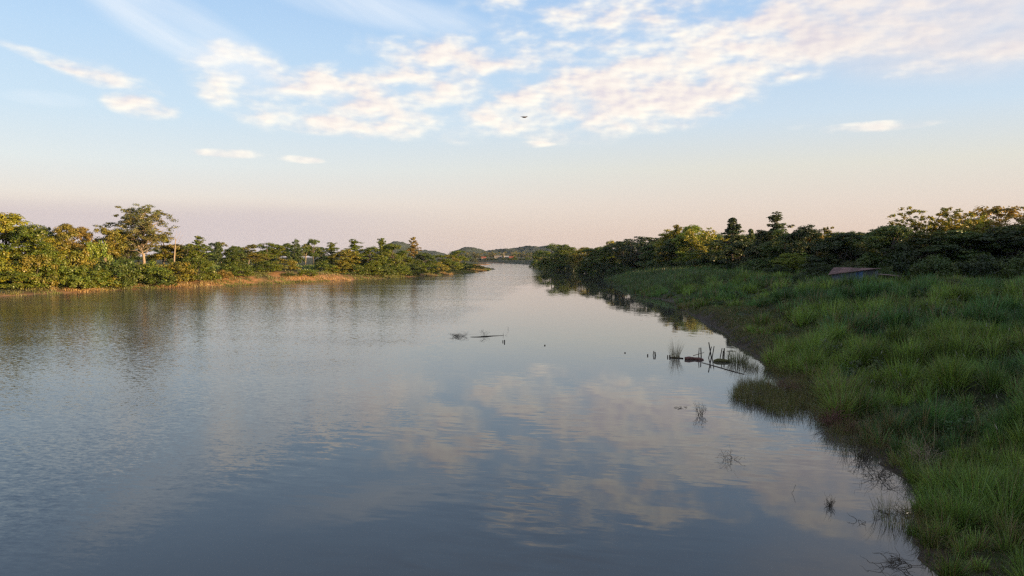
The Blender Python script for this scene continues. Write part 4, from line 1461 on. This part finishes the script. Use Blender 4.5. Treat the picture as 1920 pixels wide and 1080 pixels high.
# ------------------------------------------------------------------ village across the river
def house(px, d, wpx, hpx, roof_c, wall_c, label, gable=True):
    x, y, z = at_depth(px, 486, d)
    z = land_z(x, y)
    w, h = wpx / FPX * d, hpx / FPX * d
    o = link('village_house', None, loc=(x, y, z + 0.5))
    tag(o, label, 'house', 'village houses on the far shore')
    m1 = rough_material('house_paint', tuple(c * 0.9 for c in wall_c) + (1,), wall_c + (1,), 0.7, bump=0.05)
    m2 = rough_material('house_roof', tuple(c * 0.75 for c in roof_c) + (1,), roof_c + (1,), 0.9, bump=0.1)
    hw = h * 0.55
    A = Acc()
    A.box((-w / 2, 0, -2.0), (w / 2, w * 0.7, hw))
    link('wall', A.mesh('house_wall'), m1, o)
    A = Acc()
    e = 0.5
    A.add([(-w / 2 - e, -e, hw), (w / 2 + e, -e, hw), (w / 2 + e, w * .7 + e, hw), (-w / 2 - e, w * .7 + e, hw), (-w / 2 - e, w * .35, h), (w / 2 + e, w * .35, h)],
          [(0, 1, 5, 4), (2, 3, 4, 5), (3, 2, 1, 0)], [(0, 4, 3), (1, 2, 5)])
    link('roof', A.mesh('house_roof'), m2, o)
    for fx in (-0.28, 0.22):
        A = Acc()
        A.box((w * fx, -0.06, hw * 0.35), (w * fx + 1.1, -0.004, hw * 0.8))
        link('window', A.mesh('house_window'), MAT_WOOD, o)
    A = Acc()
    A.box((-0.1 * w, -0.06, -1.0), (-0.1 * w + 1.0, -0.004, hw * 0.75))
    link('door', A.mesh('house_door'), MAT_WOOD, o)


house(907, 1140, 8, 6, (0.24, 0.07, 0.045), (0.36, 0.30, 0.25), 'far house with orange-red roof, leftmost in the village')
house(959, 1150, 8, 6, (0.24, 0.065, 0.045), (0.36, 0.30, 0.25), 'far house with orange-red roof right of the white pole')
house(934, 1160, 14, 6, (0.22, 0.19, 0.16), (0.24, 0.22, 0.19), 'far cream house between the two red-roofed houses')
house(950, 1155, 8, 6, (0.25, 0.25, 0.26), (0.3, 0.29, 0.28), 'far white-walled house just left of the second red roof')
x, y, z = at_depth(945, 473, 1130)
zb = land_z(x, y)
A = Acc()
A.tube([(0, 0, -0.5), (0, 0, z - zb)], [0.22, 0.16], 8, (3, 3, 3))
po = link('white_pole', A.mesh('white_pole'), MAT_BARK, loc=(x, y, zb))
tag(po, 'slender white pole standing before the far village', 'pole')

# ------------------------------------------------------------------ posts and wreckage of the old landing
G6 = 'old stakes standing in the water by the right bank'


def stake(px0, py0, px1, py1, d, r, label, mat=None, lean_y=0.0):
    b_ = at_depth(px0, py0, d)
    t = at_depth(px1, py1, d + lean_y)
    b_ = (b_[0], b_[1], -0.35)
    base = Vector((b_[0], b_[1], 0))
    A = Acc()
    pts = [Vector(b_) - base, (Vector(b_) * 0.5 + Vector(t) * 0.5) - base + Vector((random.uniform(-.02, .02), 0, 0)), Vector(t) - base]
    A.tube([tuple(q) for q in pts], [r, r * 0.95, r * 0.85], 7)
    o = link('stake', A.mesh('stake'), mat or MAT_WOOD, loc=base)
    tag(o, label, 'stake', G6)
    return o


DF = on_level(1330, 671)[1]
stake(1310, 673, 1311, 652, DF, 0.045, 'thin upright stake rising from the reddish driftwood, left of the two')
stake(1315, 673, 1314, 652, DF + .3, 0.06, 'thicker upright stake rising from the reddish driftwood, right of the two')
stake(1327, 677, 1334, 650, DF, 0.05, 'stake leaning right, left leg of the crossed pair')
stake(1335, 676, 1329, 642, DF + .3, 0.06, 'tallest stake, leaning left across the crossed pair')
stake(1334, 677, 1339, 649, DF + .1, 0.05, 'stake leaning right beside the crossed pair')
stake(1349, 675, 1354, 653, DF, 0.05, 'thin stake leaning right, first of the trio by the mossy log')
stake(1354, 675, 1356, 658, DF + .2, 0.045, 'shortest stake in the middle of the trio by the mossy log')
stake(1357, 675, 1358, 653, DF + .1, 0.07, 'thickest stake, last of the trio by the mossy log')
stake(1365, 675, 1368, 659, DF, 0.05, 'lone stake leaning right nearest the mud bank')
stake(1223, 666, 1226, 658, on_level(1223, 666)[1], 0.045, 'thin bent stake out in the water left of the grass tuft')
stake(1230, 667, 1228, 660, on_level(1230, 667)[1], 0.075, 'thick bent stake out in the water left of the grass tuft')
stake(1214, 667, 1214.5, 664, on_level(1214, 667)[1], 0.07, 'short stump barely above the water, leftmost of the stakes')
stake(1252, 670, 1252, 666, on_level(1252, 670)[1], 0.06, 'short stump left at the foot of the grass tuft')
stake(1256, 670, 1256, 665.5, on_level(1256, 670)[1], 0.08, 'short thick stump right at the foot of the grass tuft')
stake(1172, 662.5, 1172, 660.5, on_level(1172, 662)[1], 0.08, 'tiny dark stub alone in the water left of the stakes')
stake(1021.5, 648.5, 1021.5, 646.5, on_level(1021, 648)[1], 0.09, 'tiny dark stub alone in the middle of the river')
stake(943, 641, 943, 638, on_level(943, 641)[1], 0.06, 'thin stub below the forked twig in mid-river')
stake(946, 642, 946, 637.5, on_level(946, 642)[1], 0.07, 'thicker stub below the forked twig in mid-river')


def log(pts_px, d_off, radii, mat, name, label, cat='log', zs=None, group=None, sides=9, tint=(1, 1, 1)):
    P = [on_level(px, py) for px, py in pts_px]
    base = Vector(P[0])
    pts = [(p_[0] - base.x, p_[1] - base.y, (zs[i] if zs else 0.05)) for i, p_ in enumerate(P)]
    A = Acc()
    A.tube(pts, radii, sides, tint)
    V = A.v[0]
    V += (rng.random(V.shape) - 0.5) * min(radii) * 0.35
    o = link(name, A.mesh(name, False), mat, loc=base)
    return tag(o, label, cat, group)


drift = log([(1284, 674), (1292, 674), (1302, 674), (1312, 675), (1319, 675)], 0, [0.13, 0.19, 0.13, 0.15, 0.06], MAT_REDWOOD, 'driftwood_log', 'reddish waterlogged driftwood log among the stakes', zs=[0.10, 0.12, 0.08, 0.1, 0.05])
log([(1300, 671), (1310, 669.5), (1320, 668)], 0, [0.035, 0.03, 0.025], MAT_REDWOOD, 'driftwood_branch', 'thin reddish branch lying across the driftwood log', 'branch', zs=[0.22, 0.30, 0.38])
log([(1257, 671), (1268, 671.5), (1281, 672.5)], 0, [0.06, 0.07, 0.05], MAT_WOOD, 'driftwood_branch', 'dark floating branch at the foot of the grass tuft', 'branch', zs=[0.03, 0.04, 0.04])
log([(1338, 678), (1346, 678), (1356, 678.5), (1366, 679)], 0, [0.14, 0.20, 0.20, 0.14], MAT_WOOD, 'mossy_log', 'mossy dark log at the foot of the stake trio', zs=[0.06, 0.1, 0.1, 0.08], tint=(1.3, 1.6, 0.8))
log([(1316, 680), (1345, 688), (1372, 696), (1395, 702)], 0, [0.022, 0.028, 0.028, 0.022], MAT_WOOD, 'floating_pole', 'long thin pole floating diagonally before the stakes', 'pole', zs=[0.03, 0.03, 0.03, 0.03])


def tuft_thing(px, py, h, rad, n, colour, label, dry=0.2, name='grass_tuft', spread=0.8, width=0.02):
    x, y, _ = on_level(px, py)
    g = Grass()
    a = np.array
    g.tufts(a([x]), a([y]), a([rad]), a([h]), a([n]), a([width]), a([colour]), spread=spread, segs=3, z0=-0.05, dry=dry)
    me = g.a.mesh(name)
    co = np.empty(len(me.vertices) * 3, np.float32)
    me.vertices.foreach_get('co', co)
    co = co.reshape(-1, 3) - np.array([x, y, 0], np.float32)
    me.vertices.foreach_set('co', co.ravel())
    return tag(link(name, me, MAT_GRASS, loc=(x, y, 0)), label, 'grass tuft')


tuft_thing(1266, 671, 2.2, 0.45, 130, (0.16, 0.15, 0.07), 'tall pale grass tuft standing in the water left of the stakes', 0.5, spread=0.35, width=0.018)
tuft_thing(1384, 680, 1.9, 0.9, 340, (0.095, 0.105, 0.035), 'olive grass tuft growing over the mossy log', 0.2, spread=0.85)
tuft_thing(1408, 690, 1.3, 0.7, 160, (0.10, 0.105, 0.035), 'smaller olive grass tuft between the mossy log and the bank', 0.3, spread=0.9)
tuft_thing(1852, 622, 1.0, 0.5, 60, (0.10, 0.12, 0.03), 'light tuft rising above the field by the right edge', 0.1) if False else None


def twigs(px, py, n, h, reach, label, seed, r=0.012, name='twig_clump', flat=0.3, cat='twigs', mat=None, fork=2):
    rg = np.random.default_rng(seed)
    x, y, _ = on_level(px, py)
    A = Acc()
    for i in range(n):
        a = rg.random() * 6.283
        L = rg.uniform(0.45, 1.0)
        b0 = np.array([rg.normal() * reach * 0.25, rg.normal() * reach * 0.25, -0.1])
        b1 = b0 + np.array([math.cos(a) * reach * L, math.sin(a) * reach * L, h * rg.uniform(1 - flat * 2, 1.0)])
        b1[2] = max(b1[2], 0.02)
        P = limb(A, b0, b1, r, r * 0.5, 0.12, n=6, wob=0.07, sides=4, rg=rg)
        for j in range(fork):
            s = P[rg.integers(2, 5)]
            e_ = s + np.array([rg.normal() * reach * 0.35, rg.normal() * reach * 0.35, abs(rg.normal()) * h * 0.35])
            limb(A, s, e_, r * 0.6, r * 0.3, 0.05, n=4, wob=0.08, sides=3, rg=rg)
    o = link(name, A.mesh(name), mat or MAT_TWIG, loc=(x, y, 0))
    return tag(o, label, cat)


twigs(1312, 778, 16, 0.85, 0.55, 'bare twiggy clump in the water left of the shallows grass', 1, 0.010)
twigs(1278, 764, 4, 0.10, 0.5, 'small dark twig floating left of the twiggy clump', 2, 0.02, 'floating_twig', 0.4, 'twig')
twigs(1370, 862, 12, 0.5, 0.75, 'thin bare twigs in the cloud reflection before the shallows grass', 3, 0.008)
twigs(1555, 950, 22, 0.42, 0.22, 'dense little twig clump alone in the water at lower right', 4, 0.009)
twigs(1605, 975, 3, 0.25, 0.55, 'bent bare branch in the water right of the little twig clump', 5, 0.012, 'bent_branch', 0.5, 'branch')
twigs(1690, 965, 20, 0.35, 0.8, 'tangled bare branches reaching out from the bank at lower right', 6, 0.013, 'branch_tangle', 0.5, 'branches')
twigs(1650, 895, 26, 0.7, 1.0, 'dark leafless tangle at the water edge above the lower right branches', 7, 0.011, 'branch_tangle', 0.5, 'branches')
twigs(1690, 1060, 16, 0.3, 0.8, 'bare branches in the water at the bottom picture edge', 8, 0.012, 'branch_tangle', 0.5, 'branches')
twigs(1490, 925, 1, 0.6, 0.25, 'single curved stem in the water left of the little twig clump', 9, 0.008, 'curved_twig', 0.3, 'stem', fork=0)
twigs(1560, 800, 60, 1.1, 1.0, 'reddish dry twig thicket at the edge of the shallows grass', 10, 0.012, 'dry_thicket', 0.3, 'thicket', MAT_REDWOOD)
twigs(1595, 815, 24, 0.9, 0.6, 'second, smaller reddish dry thicket right of the first', 11, 0.012, 'dry_thicket', 0.3, 'thicket', MAT_REDWOOD)
twigs(1475, 738, 70, 1.1, 1.1, 'russet dry weed clump behind the shallows grass', 13, 0.010, 'dry_thicket', 0.3, 'thicket', MAT_REDWOOD)

twigs(1620, 860, 26, 0.9, 0.8, 'brown dry stalks bending over the water right of the reddish thickets', 14, 0.012, 'dry_stalks', 0.3, 'stalks')
twigs(1420, 752, 34, 0.8, 0.8, 'dark leafless twigs at the left tip of the shallows grass', 15, 0.011)
twigs(1730, 880, 22, 1.3, 0.7, 'pale dry stalks arching from the bank above the lower right water', 16, 0.012, 'dry_stalks', 0.2, 'stalks', MAT_BARK)

# mid-river flotsam
twigs(860, 631, 30, 0.42, 1.5, 'dark matted flotsam clump in mid-river', 21, 0.012, 'flotsam_clump', 0.5, 'flotsam')
log([(882, 632), (896, 632), (912, 631), (925, 630), (945, 629)], 0, [0.02, 0.035, 0.05, 0.03, 0.012], MAT_WOOD, 'floating_branch', 'long dark floating branch right of the flotsam clump', 'branch', zs=[0.03, 0.04, 0.05, 0.04, 0.02])
twigs(908, 631, 8, 1.0, 0.8, 'thin bare twigs sticking up from the floating branch', 22, 0.014)
twigs(944, 629, 3, 0.5, 0.3, 'forked twig at the right end of the floating branch', 23, 0.014, 'forked_twig', 0.4, 'twig', fork=1)
twigs(954, 618, 2, 0.6, 0.35, 'faint bent reed stem alone right of the forked twig', 24, 0.012, 'curved_twig', 0.2, 'stem', fork=0)

# white scrap caught in the branches
A = Acc()
A.tube([(0, 0, 0), (0, 0, 0.03), (0.01, 0, 0.09), (0.01, 0, 0.12), (0.01, 0, 0.14)], [0.035, 0.045, 0.045, 0.02, 0.02], 10, (8, 8, 8))
bx, by, _ = on_level(1701, 966)
bo = link('plastic_bottle', A.mesh('plastic_bottle', True), MAT_BARK, loc=(bx, by, 0.05))
bo.rotation_euler = (0.9, 0.4, 0.3)
tag(bo, 'small white scrap caught in the bare branches at lower right', 'litter')

# ------------------------------------------------------------------ bird
bx, by, bz = at_depth(983, 219.5, 60)
m, N = material('bird_plumage')
co = N.new('ShaderNodeTexCoord').outputs['Object']
p = N.new('ShaderNodeBsdfPrincipled')
N.put(p.inputs['Base Color'], N.mix(N.range(N.noise(co, 9.0, 3), 0.4, 0.6), (0.020, 0.016, 0.014, 1), (0.055, 0.036, 0.028, 1)))
p.inputs['Roughness'].default_value = 0.8
finish(N, p.outputs[0])
A = Acc()
# body from tail (left) to beak (right)
body_pts = [(-0.30, 0, 0.02), (-0.22, 0, 0.015), (-0.12, 0, 0.0), (0.0, 0, -0.01), (0.10, 0, 0.0), (0.17, 0, 0.02), (0.21, 0, 0.035), (0.245, 0, 0.035), (0.285, 0, 0.028)]
A.tube(body_pts, [0.025, 0.030, 0.050, 0.062, 0.055, 0.040, 0.036, 0.020, 0.004], 10)
V = A.v[0]
V[:20, 1] *= 1.9
V[:20, 2] = 0.02 + (V[:20, 2] - 0.02) * 0.35
for sgn in (-1, 1):       # wings: thin aerofoils swept back, near one down, far one up
    s = np.linspace(0, 1, 6)
    lift = (-0.02 * s - 0.05 * s ** 2) if sgn < 0 else (0.04 * s + 0.05 * s ** 2)
    lead = np.stack([0.09 - 0.05 * s - 0.20 * s ** 2, sgn * (0.03 + 0.40 * s), lift], -1)
    chord = 0.16 * (1 - 0.75 * s ** 2)
    trail = lead - np.stack([chord, 0 * s, 0 * s], -1)
    mid_t = (lead + trail) / 2 + np.array([0.02, 0, 0.014])
    mid_b = (lead + trail) / 2 - np.array([-0.02, 0, 0.006])
    Vw = np.vstack([lead, mid_t, trail, mid_b])
    k = np.arange(5)
    Qw = np.vstack([np.stack([k + a_ * 6, k + 1 + a_ * 6, k + 1 + ((a_ + 1) % 4) * 6, k + ((a_ + 1) % 4) * 6], -1) for a_ in range(4)])
    A.add(Vw, Qw)
bird = link('bird', A.mesh('bird', True), m, loc=(bx, by, bz))
bird.rotation_euler = (0.0, 0.0, 0.15)
tag(bird, 'small dark bird flying alone under the clouds', 'bird')

# ------------------------------------------------------------------ evening haze
A = Acc()
A.box((-2050, -1550, -8.0), (2050, 3150, 62.0))
m, N = material('evening_haze')
v = N.new('ShaderNodeVolumePrincipled')
v.inputs['Color'].default_value = (0.80, 0.88, 1.0, 1)
v.inputs['Density'].default_value = 0.000025
v.inputs['Anisotropy'].default_value = 0.0
N.l.new(v.outputs[0], N.new('ShaderNodeOutputMaterial').inputs['Volume'])
m.cycles.volume_sampling = 'DISTANCE'
tag(link('haze', A.mesh('haze'), m), 'thin pale evening haze over the river', 'haze', kind='stuff')
